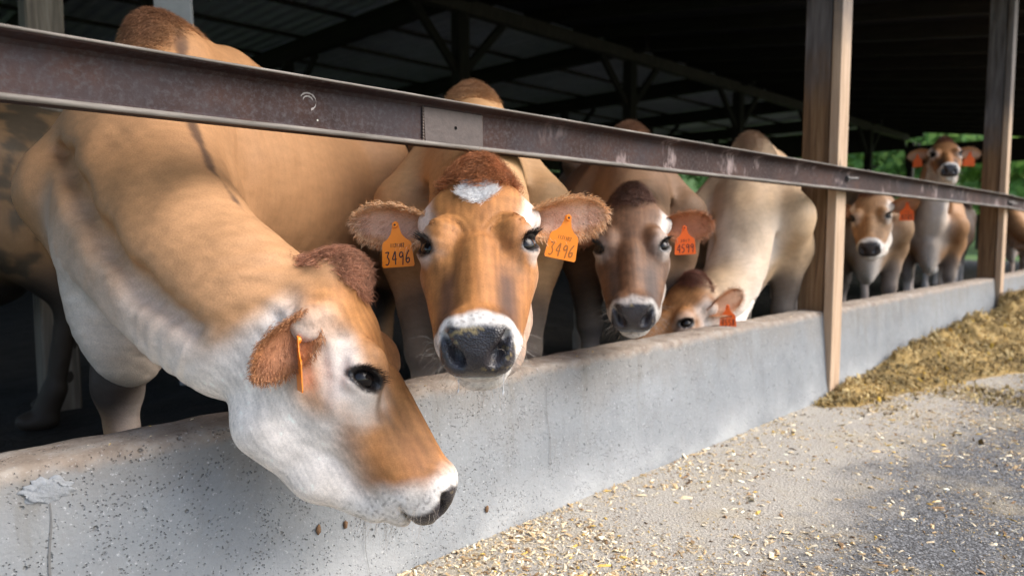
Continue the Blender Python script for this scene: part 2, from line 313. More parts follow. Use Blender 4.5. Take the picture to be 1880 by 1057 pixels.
# ---------------------------------------------------------------- a cow: skeleton in its own pose, one skin over it
class Cow:
    def __init__(s, at, heading, poll, nose, dorsal, scale=1., hscale=1., z0=0., legs=None, necklen=(.35, .35), rail=None):
        a = math.radians(heading)
        s.f = V(math.cos(a), math.sin(a), 0); s.l = V(-math.sin(a), math.cos(a), 0); s.sc = scale; s.o = V(at[0], at[1], z0)
        n = unit(nose); w = np.asarray(dorsal, float); w = unit(w-n*(w@n)); s.n, s.w = n, w; s.v = np.cross(w, n); s.hs = hscale; s.po = np.asarray(poll, float)
        s.M = np.stack([s.n, s.v, s.w], 1); s.Bm = np.stack([s.f, s.l, V(0, 0, 1)], 1)
        s.legs = legs or {}; s.necklen = necklen
    def B(s, x, y, z): return s.o+s.Bm@V(x, y, z)*s.sc
    def Hd(s, u, v, w): return s.po+s.M@V(u, v, w)*s.hs
    def body_local(s, P): return (P-s.o)@s.Bm/s.sc
    def head_local(s, P): return (P-s.po)@s.M/s.hs
    def sdf(s):
        S = Sdf(); B, Hd, k = s.B, s.Hd, s.sc; h = s.hs
        el = lambda c, r, kk=.06, sg=1: S.el(B(*c), V(*r)*k, s.Bm, kk*k, sg)
        rc = lambda a, b, ra, rb, kk=.05: S.rc(B(*a), B(*b), ra*k, rb*k, kk*k)
        # trunk
        el((-.27, 0, .88), (.46, .205, .30)); fat = s.legs.get('fat', 1.); el((-.66, 0, .84), (.54, .325*fat, .35), .1); el((-.95, 0, .86), (.32, .27*fat, .30), .1)
        rc((.0, 0, 1.212), (-.14, 0, 1.195), .027, .032, .05); rc((-.02, 0, 1.165), (-.30, 0, 1.15), .055, .07, .09); rc((-.30, 0, 1.15), (-1.02, 0, 1.18), .07, .085, .1)
        el((-1.17, 0, 1.06), (.27, .19, .17), .1)
        rc((-1.0, 0, 1.18), (-1.36, 0, 1.16), .085, .06, .06)
        for q in (-1, 1):
            el((-1.0, q*.215, 1.17), (.075, .055, .05), .07)
            el((-1.37, q*.10, 1.08), (.06, .05, .055), .06)
            rc((-1.14, q*.15, 1.0), (-1.17, q*.17, .74), .17, .125, .08)
            dx, dy = s.legs.get('h%+d' % q, (0, 0))
            hk = (-1.36+dx*.5, q*.15+dy*.6, .49)
            rc((-1.17, q*.17, .74), hk, .115, .05, .06); rc(hk, (-1.30+dx, q*.15+dy, .14), .042, .034, .03)
            el((-1.36+dx*.5, q*.15+dy*.6, .47), (.045, .036, .06), .03)
            rc((-1.30+dx, q*.15+dy, .15), (-1.26+dx, q*.15+dy, .05), .044, .046, .02); el((-1.24+dx, q*.15+dy, .035), (.075, .052, .04), .015)
            # shoulder, arm, foreleg
            sw = s.legs.get('shw', 1.)
            rc((-.04, q*.055, 1.15), (.10, q*.19*sw, .86), .045, .10, .07)
            el((.135, q*.195*sw, .83), (.075, .075, .095), .045)
            rc((.12, q*.19*sw, .83), (-.04, q*.195*sw, .70), .10, .095, .06)
            dx, dy = s.legs.get('f%+d' % q, (0, 0))
            kn = (.03+dx*.5, q*.165*sw+dy*.5, .40)
            rc((-.02, q*.19*sw, .68), kn, .088, .05, .06); el(kn, (.048, .046, .065), .03)
            rc(kn, (.02+dx, q*.155*sw+dy, .13), .042, .034, .03)
            rc((.02+dx, q*.155*sw+dy, .14), (.055+dx, q*.155*sw+dy, .05), .043, .046, .02); el((.075+dx, q*.155*sw+dy, .035), (.075, .052, .04), .015)
        el((.09, 0, .68), (.17, .14, .20), .08); el((.15, 0, .58), (.12, .060, .145), .07); rc((.25, 0, .70), (.12, 0, .46), .05, .035, .05)                                   # brisket
        el((-1.02, 0, .58), (.20, .16, .13), .08)                                 # udder
        # tail
        tp = [(-1.38, 0, 1.18), (-1.47, 0, 1.05), (-1.48, 0, .8), (-1.46, .02, .5)]
        for a, b, r in zip(tp, tp[1:], (.035, .026, .02)): rc(a, b, r, r*.75, .03)
        el((-1.46, .02, .42), (.035, .035, .13), .03)
        # neck: crest, middle and throat lines swept from the shoulders to the skull
        N = 8
        c0, c3 = B(-.08, 0, 1.12), Hd(.005, 0, -.115); t0, t3 = B(.16, 0, .80), Hd(.10, 0, -.20)
        Lc = np.linalg.norm(c3-c0); Lt = np.linalg.norm(t3-t0); a1, a2 = s.necklen
        cd = unit(s.Bm@V(.95, 0, s.legs.get('nk', .15))); 
        cr = bez(c0, c0+cd*Lc*a1, c3+s.M@V(-.75, 0, -.66)*Lc*a2, c3, N)
        th = bez(t0, t0+cd*Lt*a1, t3+s.M@V(-.6, 0, -.8)*Lt*a2, t3, N)
        s.crest, s.throat = cr, th; s.cf = bez(c0, c0+cd*Lc*a1, c3+s.M@V(-.75, 0, -.66)*Lc*a2, c3, 50); s.tf = bez(t0, t0+cd*Lt*a1, t3+s.M@V(-.6, 0, -.8)*Lt*a2, t3, 50)
        for i in range(N-1):
            ta, tb = i/(N-1), (i+1)/(N-1)
            f = lambda x, y, t: (x+(y-x)*t)
            S.rc(cr[i], cr[i+1], f(.075, .060, ta)*k, f(.075, .060, tb)*k, .06*k)
            nw = s.legs.get('nkw', 1.); m0, m1 = (cr[i]*.5+th[i]*.5), (cr[i+1]*.5+th[i+1]*.5)
            S.rc(m0, m1, f(.125*nw, .094, ta**.7)*k, f(.125*nw, .094, tb**.7)*k, .08*k)
            S.rc(th[i], th[i+1], f(.095*nw, .058, ta**.8)*k, f(.095*nw, .058, tb**.8)*k, .06*k)
        lt = np.cross(np.gradient(cr, axis=0), th-cr); lt /= np.linalg.norm(lt, axis=1)[:, None]
        for q in (-1, 1):                                                          # jugular furrow
            for i in range(1, 6):
                g0, g1 = [cr[j]*.30+th[j]*.70+lt[j]*q*(.125-.03*j/7)*k for j in (i, i+1)]
                S.rc(g0, g1, .010*k, .010*k, .05*k, -1)
        # head
        el = lambda c, r, kk=.03, sg=1, R=None: S.el(Hd(*c), V(*r)*h, s.M if R is None else s.M@R, kk*h, sg)
        rc = lambda a, b, ra, rb, kk=.03: S.rc(Hd(*a), Hd(*b), ra*h, rb*h, kk*h)
        el((-.010, 0, -.032), (.046, .050, .052), .025); el((.015, 0, -.06), (.05, .072, .05), .03); el((.090, 0, -.078), (.120, .100, .080), .04)
        rc((.17, 0, -.076), (.41, 0, -.046), .060, .042, .03)
        for q in (-1, 1):
            rc((.055, q*.06, -.06), (.05, q*.098, -.085), .04, .030, .03)          # ear base
            el((.176, q*.076, -.056), (.055, .034, .040), .035); el((.160, q*.070, -.026), (.040, .026, .030), .022)
            rc((.20, q*.044, -.098), (.39, q*.030, -.063), .046, .037, .03)
            rc((.16, q*.05, -.13), (.38, q*.024, -.088), .056, .042, .045)
            el((.165, q*.052, -.18), (.085, .038, .095), .05)
            rc((.185, q*.044, -.248), (.30, q*.030, -.205), .055, .046, .045); rc((.30, q*.030, -.205), (.40, q*.016, -.142), .046, .032, .03)
            rc((.205, q*.086, -.098), (.32, q*.056, -.09), .018, .014, .03)
            el((.412, q*.028, -.068), (.046, .030, .042), .03)                     # upper lip
        rc((.205, 0, -.036), (.40, 0, -.024), .036, .032, .012)
        rc((.418, -.024, -.026), (.418, .024, -.026), .037, .037, .022)              # blunt muzzle
        rc((.438, -.022, -.054), (.438, .022, -.054), .037, .037, .02)
        cu, cw = s.legs.get('chin', (.424, -.110)); el((cu, 0, cw), (.040, .038, .027), .02)
        for q in (-1, 1):
            e = V(.181, q*.0945, -.040); out = unit(V(.20, q*.70, .68)); al2 = V(.72, 0, .69); al2 = unit(al2-out*(al2@out)); up2 = np.cross(out, al2); up2 = up2 if up2[0] < 0 else -up2
            R = np.stack([al2, up2, out], 1); setattr(s, 'eyeR%+d' % q, R)
            el(e+up2*.015-out*.002, (.036, .013, .0165), .016, 1, R)                # upper lid
            el(e-up2*.017-out*.004, (.031, .010, .0125), .014, 1, R)                # lower lid
            el(e+out*.018, (.0290, .0142, .030), .005, -1, R)                       # lid opening
            setattr(s, 'eye%+d' % q, (Hd(*(e-out*.0125)), s.M@R, e))
            Rn = np.stack([V(1, 0, 0), unit(V(0, q*.62, .78)), unit(V(0, .78, -q*.62))], 1)
            el((.464, q*.034, -.034), (.028, .019, .0125), .010, -1, Rn)             # nostril, comma shaped
            el((.447, q*.048, -.017), (.026, .013, .0075), .008, -1, Rn)
        el((.456, 0, -.0935), (.05, .085, .0035), .012, -1)                         # mouth line
        return S
# ---------------------------------------------------------------- ground
def sheet(name, x0, x1, y0, y1, z, mat, nx=2, ny=2, rough=0., f=3.):
    xs, ys = np.linspace(x0, x1, nx), np.linspace(y0, y1, ny); X, Y = np.meshgrid(xs, ys, indexing='ij')
    P = np.stack([X.ravel(), Y.ravel(), np.full(X.size, z)], 1)
    if rough: P[:, 2] += fnoise(P, f, 3)*rough
    i = np.arange((nx-1)*ny).reshape(nx-1, ny)[:, :-1].ravel(); Fc = np.stack([i, i+ny, i+ny+1, i+1], 1)
    return tag(link(name, mesh(name, P, Fc, True), None, mat), kind='structure')
M['grass'] = mat_plain('meadow_grass', (.06, .12, .022), .9, 0, .5, 1.5)
sheet('meadow', -120, 320, -160, 260, -.06, M['grass'])
sheet('apron', -8, 26, -9, .05, 0., M['apron'])
sheet('barn_floor', -9, 24, .06, 14.6, .0, M['muck'], 160, 80, .02, 9.)
hv = []; hf = []                                                    # wooded rise beyond the far end
xs, ys = np.linspace(34, 130, 25), np.linspace(-70, 110, 30)
for x in xs:
    for y in ys: hv.append((x, y, -.1+max(0, x-36)*.17+1.2*math.sin(x*.11+y*.07)*min(1, max(0, x-36)/12)))
for i in range(24):
    for j in range(29): a = i*30+j; hf.append((a, a+30, a+31, a+1))
tag(link('hillside', mesh('hillside', hv, hf, True), None, M['grass']), kind='structure')
# ---------------------------------------------------------------- feed wall: cast concrete, battered face, worn top edges
def feed_wall():
    prof = [(-.036, -.02), (-.036, .035), (-.030, .07), (-.005, .380), (-.002, .399), (.004, .4065), (.014, .410), (.10, .411), (.125, .406), (.136, .392), (.138, -.02)]
    xs = np.concatenate([np.arange(-3, 0, .1), np.arange(0, 5, .025), np.arange(5, 24.2, .1)]); n = len(prof); P = []
    for x in xs:
        for j, (y, z) in enumerate(prof):
            w = 1 if 3 <= j <= 9 else .3
            e = .0012*math.sin(x*9.1+j*.4)+.0012*math.sin(x*23+1)+.0012*math.sin(x*57+j)
            chip = 0
            if j in (4, 5, 3): chip = -.006*max(0, math.sin(x*13.7)*math.sin(x*5.3+2)-.45)*2
            P.append((x, y+e*w*.6-(chip if j < 6 else 0), z+(e*.8*w+chip if j > 3 and j < 10 else 0)))
    Fc = []
    for i in range(len(xs)-1):
        for j in range(n-1): a = i*n+j; Fc.append((a, a+n, a+n+1, a+1))
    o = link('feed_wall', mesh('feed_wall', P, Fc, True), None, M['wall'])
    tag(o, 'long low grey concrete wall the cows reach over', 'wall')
    # hairline joints, the tie-bolt scar and small clods stuck on the face
    crack = mat_plain('dark_joint', (.14, .14, .138), .9)
    yf = lambda z: -.036+(z-.035)*.095
    for x, z0, z1, w in ((.252, .05, .35, .0022), (.839, .0, .16, .0008), (1.448, .12, .35, .0010), (2.75, .12, .30, .0010)):
        zz = np.linspace(z0, z1, 14); P = []
        for q in zz:
            dx = .004*math.sin(q*37+x*9)
            P += [(x+dx-w*(.4+.6*random.random()), yf(q)-.0025, q), (x+dx+w*(.4+.6*random.random()), yf(q)-.0025, q)]
        link('joint_line', mesh('joint_line', P, [(2*i, 2*i+1, 2*i+3, 2*i+2) for i in range(13)]), o, crack)
    scar = M['wall']
    bm = bmesh.new(); bmesh.ops.create_icosphere(bm, subdivisions=4, radius=1)
    for v in bm.verts:
        k = 1+.22*math.sin(v.co.x*5+1)*math.sin(v.co.z*4)+.12*math.sin(v.co.x*13+v.co.z*11); v.co = Vector((v.co.x*.036*k, v.co.y*.006*(1+.3*math.sin(v.co.x*17+v.co.z*19)), v.co.z*.022*k))
    s = link('patched_tie_scar', bm_mesh('patched_tie_scar', bm, True), o, mat_plain('rough_mortar', (.27, .285, .30), .9, 0, .35, 90, .3, .004)); s.location = (.254, yf(.36)-.001, .365)
    clod = mat_plain('dried_feed_clod', (.17, .10, .055), .95, 0, .5, 140, .2, .003)
    for x, z, a in ((.726, .160, .009), (.791, .153, .007), (1.199, .075, .007)):
        bm = bmesh.new(); bmesh.ops.create_icosphere(bm, subdivisions=2, radius=1)
        for v in bm.verts: v.co = Vector((v.co.x*a*.6, v.co.y*.003, v.co.z*a))*(1+.5*random.random())
        c = link('feed_clod', bm_mesh('feed_clod', bm, True), o, clod); c.location = (x, yf(z)-.001, z)
    return o
feed_wall()
# ---------------------------------------------------------------- neck rails: steel channel, open side to the yard
def channel(name, p, q, label):
    """C channel 104 x 42 mm between two points of its lower front line"""
    p, q = np.array(p), np.array(q); L = np.linalg.norm(q-p); e = (q-p)/L
    r = empty(name, p); h = .104; t = .006; d = .042
    # profile in (y, z): lip faces get their own child
    pr_ = [(0, 0), (0, .0045), (.002, .0065), (d-t-.006, .011), (d-t, .018), (d-t, h-.018), (d-t-.006, h-.011), (.002, h-.0065), (0, h-.0045), (0, h), (d, h), (d, 0)]
    N = max(2, int(L/.05)); P = []
    for i in range(N+1):
        for (y, z) in pr_:
            w = .0008*math.sin(i*1.7+z*80); o = e*L*i/N; P.append((o[0], o[1]+y+w, o[2]+z))
    n = len(pr_); Fc = [(i*n+j, i*n+(j+1) % n, (i+1)*n+(j+1) % n, (i+1)*n+j) for i in range(N) for j in range(n)]
    Fc.append(tuple(range(n))); Fc.append(tuple(N*n+k for k in reversed(range(n))))
    ch = link('channel', mesh('channel', P, Fc), r, M['steel'])
    # worn lip: bright rubbed edge along the lower flange, thin one along the upper
    for z, hh, nm in ((-.0005, .0085, 'worn_lower_lip'), (h-.0034, .0036, 'worn_upper_lip')):
        P = []
        for i in range(N+1):
            o = e*L*i/N; k = .6+.4*math.sin(i*.9)*math.sin(i*.37)
            for (y, zz) in ((.002, -.0006), (-.0022, -.0006), (-.0026, hh*.5), (-.0018, hh*.95+.001*k), (.004, hh+.0015*k)): P.append((o[0], o[1]+y, o[2]+z+zz))
        link(nm, mesh(nm, P, [(i*5+j, (i+1)*5+j, (i+1)*5+j+1, i*5+j+1) for i in range(N) for j in range(4)], True), ch, M['lip'])
    tag(r, label, 'rail', 'steel neck rails along the feed wall'); return r
RA = channel('neck_rail', (-2.2, -.092, .968), (6.97, -.092, .981), 'rusty brown steel channel rail running across above the nearest cows')
RB = channel('neck_rail', (6.975, -.088, .976), (20, -.088, .86), 'far continuation of the steel channel rail beyond the second post')
# splice plate inside the channel, with a bolt hole and weld bead
def splice():
    x0, x1 = .990, 1.160; z0, z1 = .984, 1.060; bm = bmesh.new(); c = ((x0+x1)/2+.003, 1.022); rr = .0045
    outer = [(x0-.004, z1), (x0-.002, (z0+z1)/2), (x0, z0), ((x0+x1)/2, z0), (x1+.004, z0), (x1+.002, (z0+z1)/2), (x1, z1), ((x0+x1)/2, z1)]
    vo = [bm.verts.new((x, -.0615, z)) for x, z in outer]; vi = []
    for k in range(8): a = math.radians(135+45*k); vi.append(bm.verts.new((c[0]+rr*math.cos(a), -.0615, c[1]+rr*math.sin(a))))
    for k in range(8): bm.faces.new((vo[k], vo[(k+1) % 8], vi[(k+1) % 8], vi[k]))
    r = bmesh.ops.extrude_face_region(bm, geom=bm.faces[:])
    for v in r['geom']:
        if isinstance(v, bmesh.types.BMVert): v.co.y += .0045
    bmesh.ops.recalc_face_normals(bm, faces=bm.faces[:])
    for v in bm.verts: v.co -= RA.location
    o = link('splice_plate', bm_mesh('splice_plate', bm), RA, mat_plain('scaly_plate_steel', (.075, .056, .050), .55, .2, .35, 70, .5, .0015)); o['label'] = 'welded grey-brown plate with one bolt hole'
    dk = mat_plain('hole_dark', (.008, .007, .006), .9); bm = bmesh.new(); bmesh.ops.create_circle(bm, cap_ends=True, segments=12, radius=.006)
    h = link('bolt_hole', bm_mesh('bolt_hole', bm), o, dk); h.location = (c[0]-RA.location.x, -.0578-RA.location.y, c[1]-RA.location.z); h.rotation_euler = (R(90), 0, 0)
    weld = mat_plain('weld_bead', (.14, .105, .085), .6, .3, .4, 120)
    for (xa, za, xb, zb) in ((x0-.004, z0+.002, x0-.004, z1-.002), (x1+.002, z0+.002, x1+.002, z1-.002)):
        bm = bmesh.new()
        for k in range(12):
            m = Matrix.Translation((xa+(xb-xa)*k/11-RA.location.x, -.0585-RA.location.y, za+(zb-za)*k/11-RA.location.z))@Matrix.Diagonal((.0035, .0028, .005, 1)); bmesh.ops.create_icosphere(bm, subdivisions=1, radius=1, matrix=m)
        link('weld', bm_mesh('weld', bm, True), o, weld)
splice()
def bolt(rail, x, z):
    m = mat_plain('galvanised_bolt', (.16, .15, .145), .5, .5, .3, 40)
    bm = bmesh.new(); bmesh.ops.create_cone(bm, cap_ends=True, segments=6, radius1=.014, radius2=.014, depth=.012)
    o = link('bolt', bm_mesh('bolt', bm), rail, m); o.location = (x-rail.location.x, -.063-rail.location.y, z-rail.location.z); o.rotation_euler = (R(90), 0, 0)
    bm = bmesh.new(); bmesh.ops.create_cone(bm, cap_ends=True, segments=10, radius1=.006, radius2=.006, depth=.05)
    t = link('bolt_shank', bm_mesh('bolt_shank', bm), o, m); t.location = (.012, 0, .02); t.rotation_euler = (0, R(55), 0)
bolt(RA, 3.475, 1.035); bolt(RA, 6.93, 1.03); bolt(RB, 7.04, 1.02)
ms = mat_plain('chalky_smear', (.33, .30, .28), .8, 0, .5, 60)
bm = bmesh.new()
for a0, a1, r0 in ((2.6, -1.2, .016), (2.9, .4, .010)):
    pts = [(.706+r0*1.1*math.cos(a0+(a1-a0)*k/12), 1.036+r0*math.sin(a0+(a1-a0)*k/12)) for k in range(13)]
    for (xa, za), (xb, zb) in zip(pts, pts[1:]):
        w = .0012+.0012*random.random(); vv = [bm.verts.new((x-RA.location.x, -.0572-RA.location.y, z-RA.location.z)) for x, z in ((xa, za-w), (xb, zb-w), (xb, zb+w), (xa, za+w))]; bm.faces.new(vv)
link('dried_smear', bm_mesh('dried_smear', bm), RA, ms)
# ---------------------------------------------------------------- the barn: posts, beam, rafters, roof sheets, back boards
barn = empty('barn', (7, 7, 0)); tag(barn, 'dark open-fronted timber cattle barn with metal roof over the cows', 'barn')
def into(o, p=barn):
    o.parent = p; o.location = Vector(o.location)-Vector(barn.location) if p is barn else o.location; return o
def bbox(name, a, b, mat, bevel=.006): return into(box(name, a, b, mat, None, bevel))
def bbar(name, p, q, w, d, mat): return into(bar(name, p, q, w, d, mat))
roofz = lambda y: 2.96+.142*y                                       # top of rafters, front slope
for x in (3.475, 6.975, 10.5, 14.0, 17.5, 21.0):
    po = bbox('post', (x-.072, .004, .404), (x+.072, .128, roofz(0)-.02), M['post'], .006)
    fb = box('face_board', (x-.077, -.045, .012), (x+.038, -.040+.038, roofz(0)-.05), M['board'], None, .003)
    fb.parent = po; fb.location = Vector(fb.location)-Vector(po.location)-Vector(barn.location)
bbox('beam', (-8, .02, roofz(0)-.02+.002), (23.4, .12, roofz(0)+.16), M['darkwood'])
IY = 5.57
for k in range(-2, 6):
    x = 5.93+3.58*k
    bbox('post', (x-.085, IY-.085, -.02), (x+.085, IY+.085, 3.52), M['darkwood'])
    for sg in (-1, 1): bbar('brace', (x, IY+.0, 2.75), (x+sg*.75, IY, 3.52), .07, .10, M['darkwood'])
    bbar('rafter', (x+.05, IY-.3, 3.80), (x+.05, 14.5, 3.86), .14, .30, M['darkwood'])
    bbox('post', (x-.08, 10.0, -.02), (x+.08, 10.16, 3.68), M['darkwood'])
    bbox('post', (x-.08, 14.40, -.02), (x+.08, 14.55, 3.7), M['darkwood'])
    bbar('brace', (x+.05, 10.08, 2.9), (x+.05, 9.2, 3.66), .06, .1, M['darkwood'])
bbox('beam', (-8, IY-.07, 3.522), (23.4, IY+.07, 3.70), M['beamwood'], .008)
for k in range(29):
    x = -7.8+1.085*k+.12
    bbar('rafter', (x, -.75, roofz(-.75)+.06), (x, IY+.42, roofz(IY+.42)+.06), .05, .19, M['darkwood'])
def corr(name, w, L, n, amp, mat):
    xs = np.linspace(-w/2, w/2, n*4+1); P = []
    for x in xs:
        h = amp*(1 if (np.round((x+w/2)/w*n*4) % 4) in (1, 2) else 0)
        P += [(x, -L/2, h), (x, L/2, h), (x, -L/2, h-.0015-.004), (x, L/2, h-.0055)]
    m = len(xs); Fc = [(4*i, 4*i+4, 4*i+5, 4*i+1) for i in range(m-1)]+[(4*i+2, 4*i+3, 4*i+7, 4*i+6) for i in range(m-1)]
    me = mesh(name, P, Fc); me.materials.append(mat); return me
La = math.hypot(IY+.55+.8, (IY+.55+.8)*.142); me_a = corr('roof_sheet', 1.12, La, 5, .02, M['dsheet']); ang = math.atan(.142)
me_b = corr('roof_sheet', 1.12, 9.6, 5, .025, M['sheet'])
for k in range(30):
    x = -8.0+1.085*k+.3
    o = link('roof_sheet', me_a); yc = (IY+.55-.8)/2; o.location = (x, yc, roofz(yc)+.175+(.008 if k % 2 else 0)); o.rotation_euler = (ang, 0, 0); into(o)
    o = link('roof_sheet', me_b); o.location = (x, 10.1, 4.03+(.008 if k % 2 else 0)); into(o)
bbox('ridge_board', (-8, IY+.50, 3.98), (23.4, IY+.54, 4.02), M['darkwood'])
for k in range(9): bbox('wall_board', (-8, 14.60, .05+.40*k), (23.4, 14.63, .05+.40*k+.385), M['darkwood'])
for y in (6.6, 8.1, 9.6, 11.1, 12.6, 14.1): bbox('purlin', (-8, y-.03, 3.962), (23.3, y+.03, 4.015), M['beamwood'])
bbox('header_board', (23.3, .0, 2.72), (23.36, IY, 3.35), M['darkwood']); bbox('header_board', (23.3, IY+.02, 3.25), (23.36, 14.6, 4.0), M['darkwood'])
# stall pipes at the back of the alley
pipe = mat_plain('galvanised_pipe', (.34, .34, .35), .45, .6, .3, 12)
for z in (.75, 1.05, 1.35):
    bm = bmesh.new(); bmesh.ops.create_cone(bm, cap_ends=True, segments=10, radius1=.024, radius2=.024, depth=30)
    o = link('stall_pipe', bm_mesh('stall_pipe', bm, True), None, pipe); o.location = (8, 9.9, z); o.rotation_euler = (0, R(90), 0)
    tag(o, {.75: 'lowest', 1.05: 'middle', 1.35: 'topmost'}[z]+' of three galvanised pipe rails far back in the barn', 'pipe', 'pipe rails at the back of the alley')
p = box('timber_post', (.68, 2.19, 0), (.82, 2.33, 3.1), M['oldwood'], None, .008); tag(p, 'grey weathered square post inside the barn, behind the leftmost cow', 'post')
p = bar('leaning_board', (1.36, 2.30, .02), (1.16, 2.0, 3.15), .16, .04, mat_plain('whitewashed_board', (.42, .43, .45), .7, 0, .25, 14)); tag(p, 'pale whitewashed board leaning behind the rump of the nearest cow', 'board')
# ---------------------------------------------------------------- trees beyond the open end of the barn
def tree_mat(i): return mat_attr('leaves_%s' % 'abc'[i], .6, False, .35, 3, .3)
def leaf_mat():
    m = tree_mat(0); t = m.node_tree; b = t.nodes['Principled BSDF']; a = next(n for n in t.nodes if n.type == 'ATTRIBUTE'); tr = t.nodes.new('ShaderNodeBsdfTranslucent'); mx = t.nodes.new('ShaderNodeMixShader'); hs = t.nodes.new('ShaderNodeHueSaturation'); hs.inputs['Value'].default_value = 1.9; hs.inputs['Hue'].default_value = .485
    t.links.new(a.outputs['Color'], hs.inputs['Color']); t.links.new(hs.outputs[0], tr.inputs[0]); mx.inputs[0].default_value = .45; t.links.new(b.outputs[0], mx.inputs[1]); t.links.new(tr.outputs[0], mx.inputs[2]); t.links.new(mx.outputs[0], t.nodes['Material Output'].inputs[0]); return m
LEAF = leaf_mat(); BARK = mat_plain('tree_bark', (.07, .05, .035), .9, 0, .4, 9, .2, .01)
def tree(x, y, z, h, r, tint, label, seed):
    rs = np.random.RandomState(seed); root = empty('broadleaf_tree', (x, y, z)); tag(root, label, 'tree', 'trees beyond the far end of the barn')
    S = 10; P = []; Fc = []
    def limb(p, q, ra, rb):
        p, q = np.array(p, float), np.array(q, float); d = unit(q-p); a = unit(np.cross(d, [.3, .2, .9])); b = np.cross(d, a); o = len(P)
        for c, rr in ((p, ra), ((p+q)/2+a*ra*.4, (ra+rb)/2), (q, rb)):
            for k in range(8): t = k*math.pi/4; P.append(c+rr*(a*math.cos(t)+b*math.sin(t)))
        for j in (0, 1):
            for k in range(8): Fc.append((o+j*8+k, o+j*8+(k+1) % 8, o+j*8+8+(k+1) % 8, o+j*8+8+k))
    limb((0, 0, -.4), (0.1, 0, h*.55), .05*h*.6, .03*h*.6); tips = []
    for k in range(9):
        a = rs.rand()*6.28; e = np.array([math.cos(a)*r*.6, math.sin(a)*r*.6, h*(.45+.45*rs.rand())]); limb((0, 0, h*(.3+.25*rs.rand())), e, .02*h*.6, .006*h); tips.append(e)
    link('trunk', mesh('trunk', P, Fc, True), root, BARK)
    cl = [t+rs.normal(size=3)*r*.2 for t in tips]+[np.array([math.cos(a)*r*.65*q, math.sin(a)*r*.65*q, h*(.25+.7*rs.rand())]) for a, q in zip(rs.rand(16)*6.28, rs.rand(16)**.5)]
    cl = np.array(cl); n = 2600; ci = rs.randint(len(cl), size=n); d = rs.normal(size=(n, 3)); d /= np.linalg.norm(d, axis=1)[:, None]
    c = cl[ci]+d*(r*.34*rs.rand(n)**.4)[:, None]*np.array([1, 1, .8]); c[:, 2] = np.maximum(c[:, 2], .25)
    s = .16+.2*rs.rand(n); a = rs.normal(size=(n, 3)); a /= np.linalg.norm(a, axis=1)[:, None]; b = np.cross(a, d+rs.normal(size=(n, 3))*.5); b /= np.linalg.norm(b, axis=1)[:, None]
    V4 = np.stack([c-a*s[:, None], c-b*s[:, None]*.5, c+a*s[:, None], c+b*s[:, None]*.5], 1).reshape(-1, 3)
    col = np.array(tint)[None]*(.65+.7*rs.rand(n))[:, None]*(.8+.5*rs.rand(len(cl)))[ci][:, None]; col = np.concatenate([np.repeat(col, 4, 0), np.ones((n*4, 1))], 1)
    link('crown', mesh('crown', V4, np.arange(n*4).reshape(-1, 4), False, col), root, LEAF)
where = ['just right of the second post', 'seen between the head of the tall cow and the second post', 'behind the ears of the tall-standing cow', 'behind the far barn braces', 'just right of the first post', 'at the left of the far opening']
for i, (x, y, z, h, r, t) in enumerate([(36, 3.4, 0, 7, 2.8, (.15, .26, .07)), (38, 6.6, .2, 8, 3.2, (.18, .29, .085)), (36, 9.8, 0, 7, 3.0, (.16, .27, .075)), (40, 13.2, .5, 8.5, 3.3, (.20, .30, .09)), (37, 16.5, .2, 7.5, 3.2, (.17, .28, .08)), (41, 20.5, .6, 8, 3.3, (.14, .24, .07))]):
    tree(x, y, z, h, r, t, 'bright green leafy tree '+where[i], 11+i)
for i, (x, y) in enumerate([(47, 1), (49, 7), (47, 12.5), (50, 18), (48, 24)]):
    tree(x, y, 1.6, 11, 3.9, [(.07, .18, .03), (.10, .23, .035), (.06, .15, .03)][i % 3], 'tall green tree of the back row on the rise, '+['rightmost', 'second from right', 'middle one', 'second from left', 'leftmost'][i], 31+i)
# ---------------------------------------------------------------- hair strands
def strands(name, parent, root, direc, nrm, length, col, lift=.25, rad=.00055, curl=0., npts=4, seed=0, gravity=0.):
    n = len(root)
    if not n: return None
    rs = np.random.RandomState(seed); t = np.linspace(0, 1, npts)
    side = np.cross(nrm, direc); side /= np.linalg.norm(side, axis=1)[:, None]+1e-9
    P = np.empty((n, npts, 3)); lf = lift*(.6+.8*rs.rand(n)); ph = rs.rand(n)*6.28; L = length
    for i, q in enumerate(t):
        rise = np.sin(np.minimum(1.4, q*1.2))*lf
        P[:, i] = root-nrm*.001+direc*(L*q)[:, None]*np.sqrt(np.maximum(.05, 1-lf**2*.5))[:, None]+nrm*(L*rise)[:, None]+side*(curl*L*np.sin(ph+q*5)*q)[:, None]
        P[:, i, 2] -= gravity*L*q*q
    hc = bpy.data.hair_curves.new(name); hc.add_curves([npts]*n)
    hc.attributes['position'].data.foreach_set('vector', P.astype(np.float32).ravel())
    ra = hc.attributes.get('radius') or hc.attributes.new('radius', 'FLOAT', 'POINT')
    rr = np.tile(rad*(1-.85*t), (n, 1))*(.7+.6*rs.rand(n))[:, None]; ra.data.foreach_set('value', rr.astype(np.float32).ravel())
    ca = hc.attributes.new('Col', 'FLOAT_COLOR', 'POINT'); cc = np.ones((n, npts, 4), np.float32); cc[:, :, :3] = np.clip(col, 0, 1)[:, None, :]
    ca.data.foreach_set('color', cc.ravel())
    return link(name, hc, parent, M['hair'])
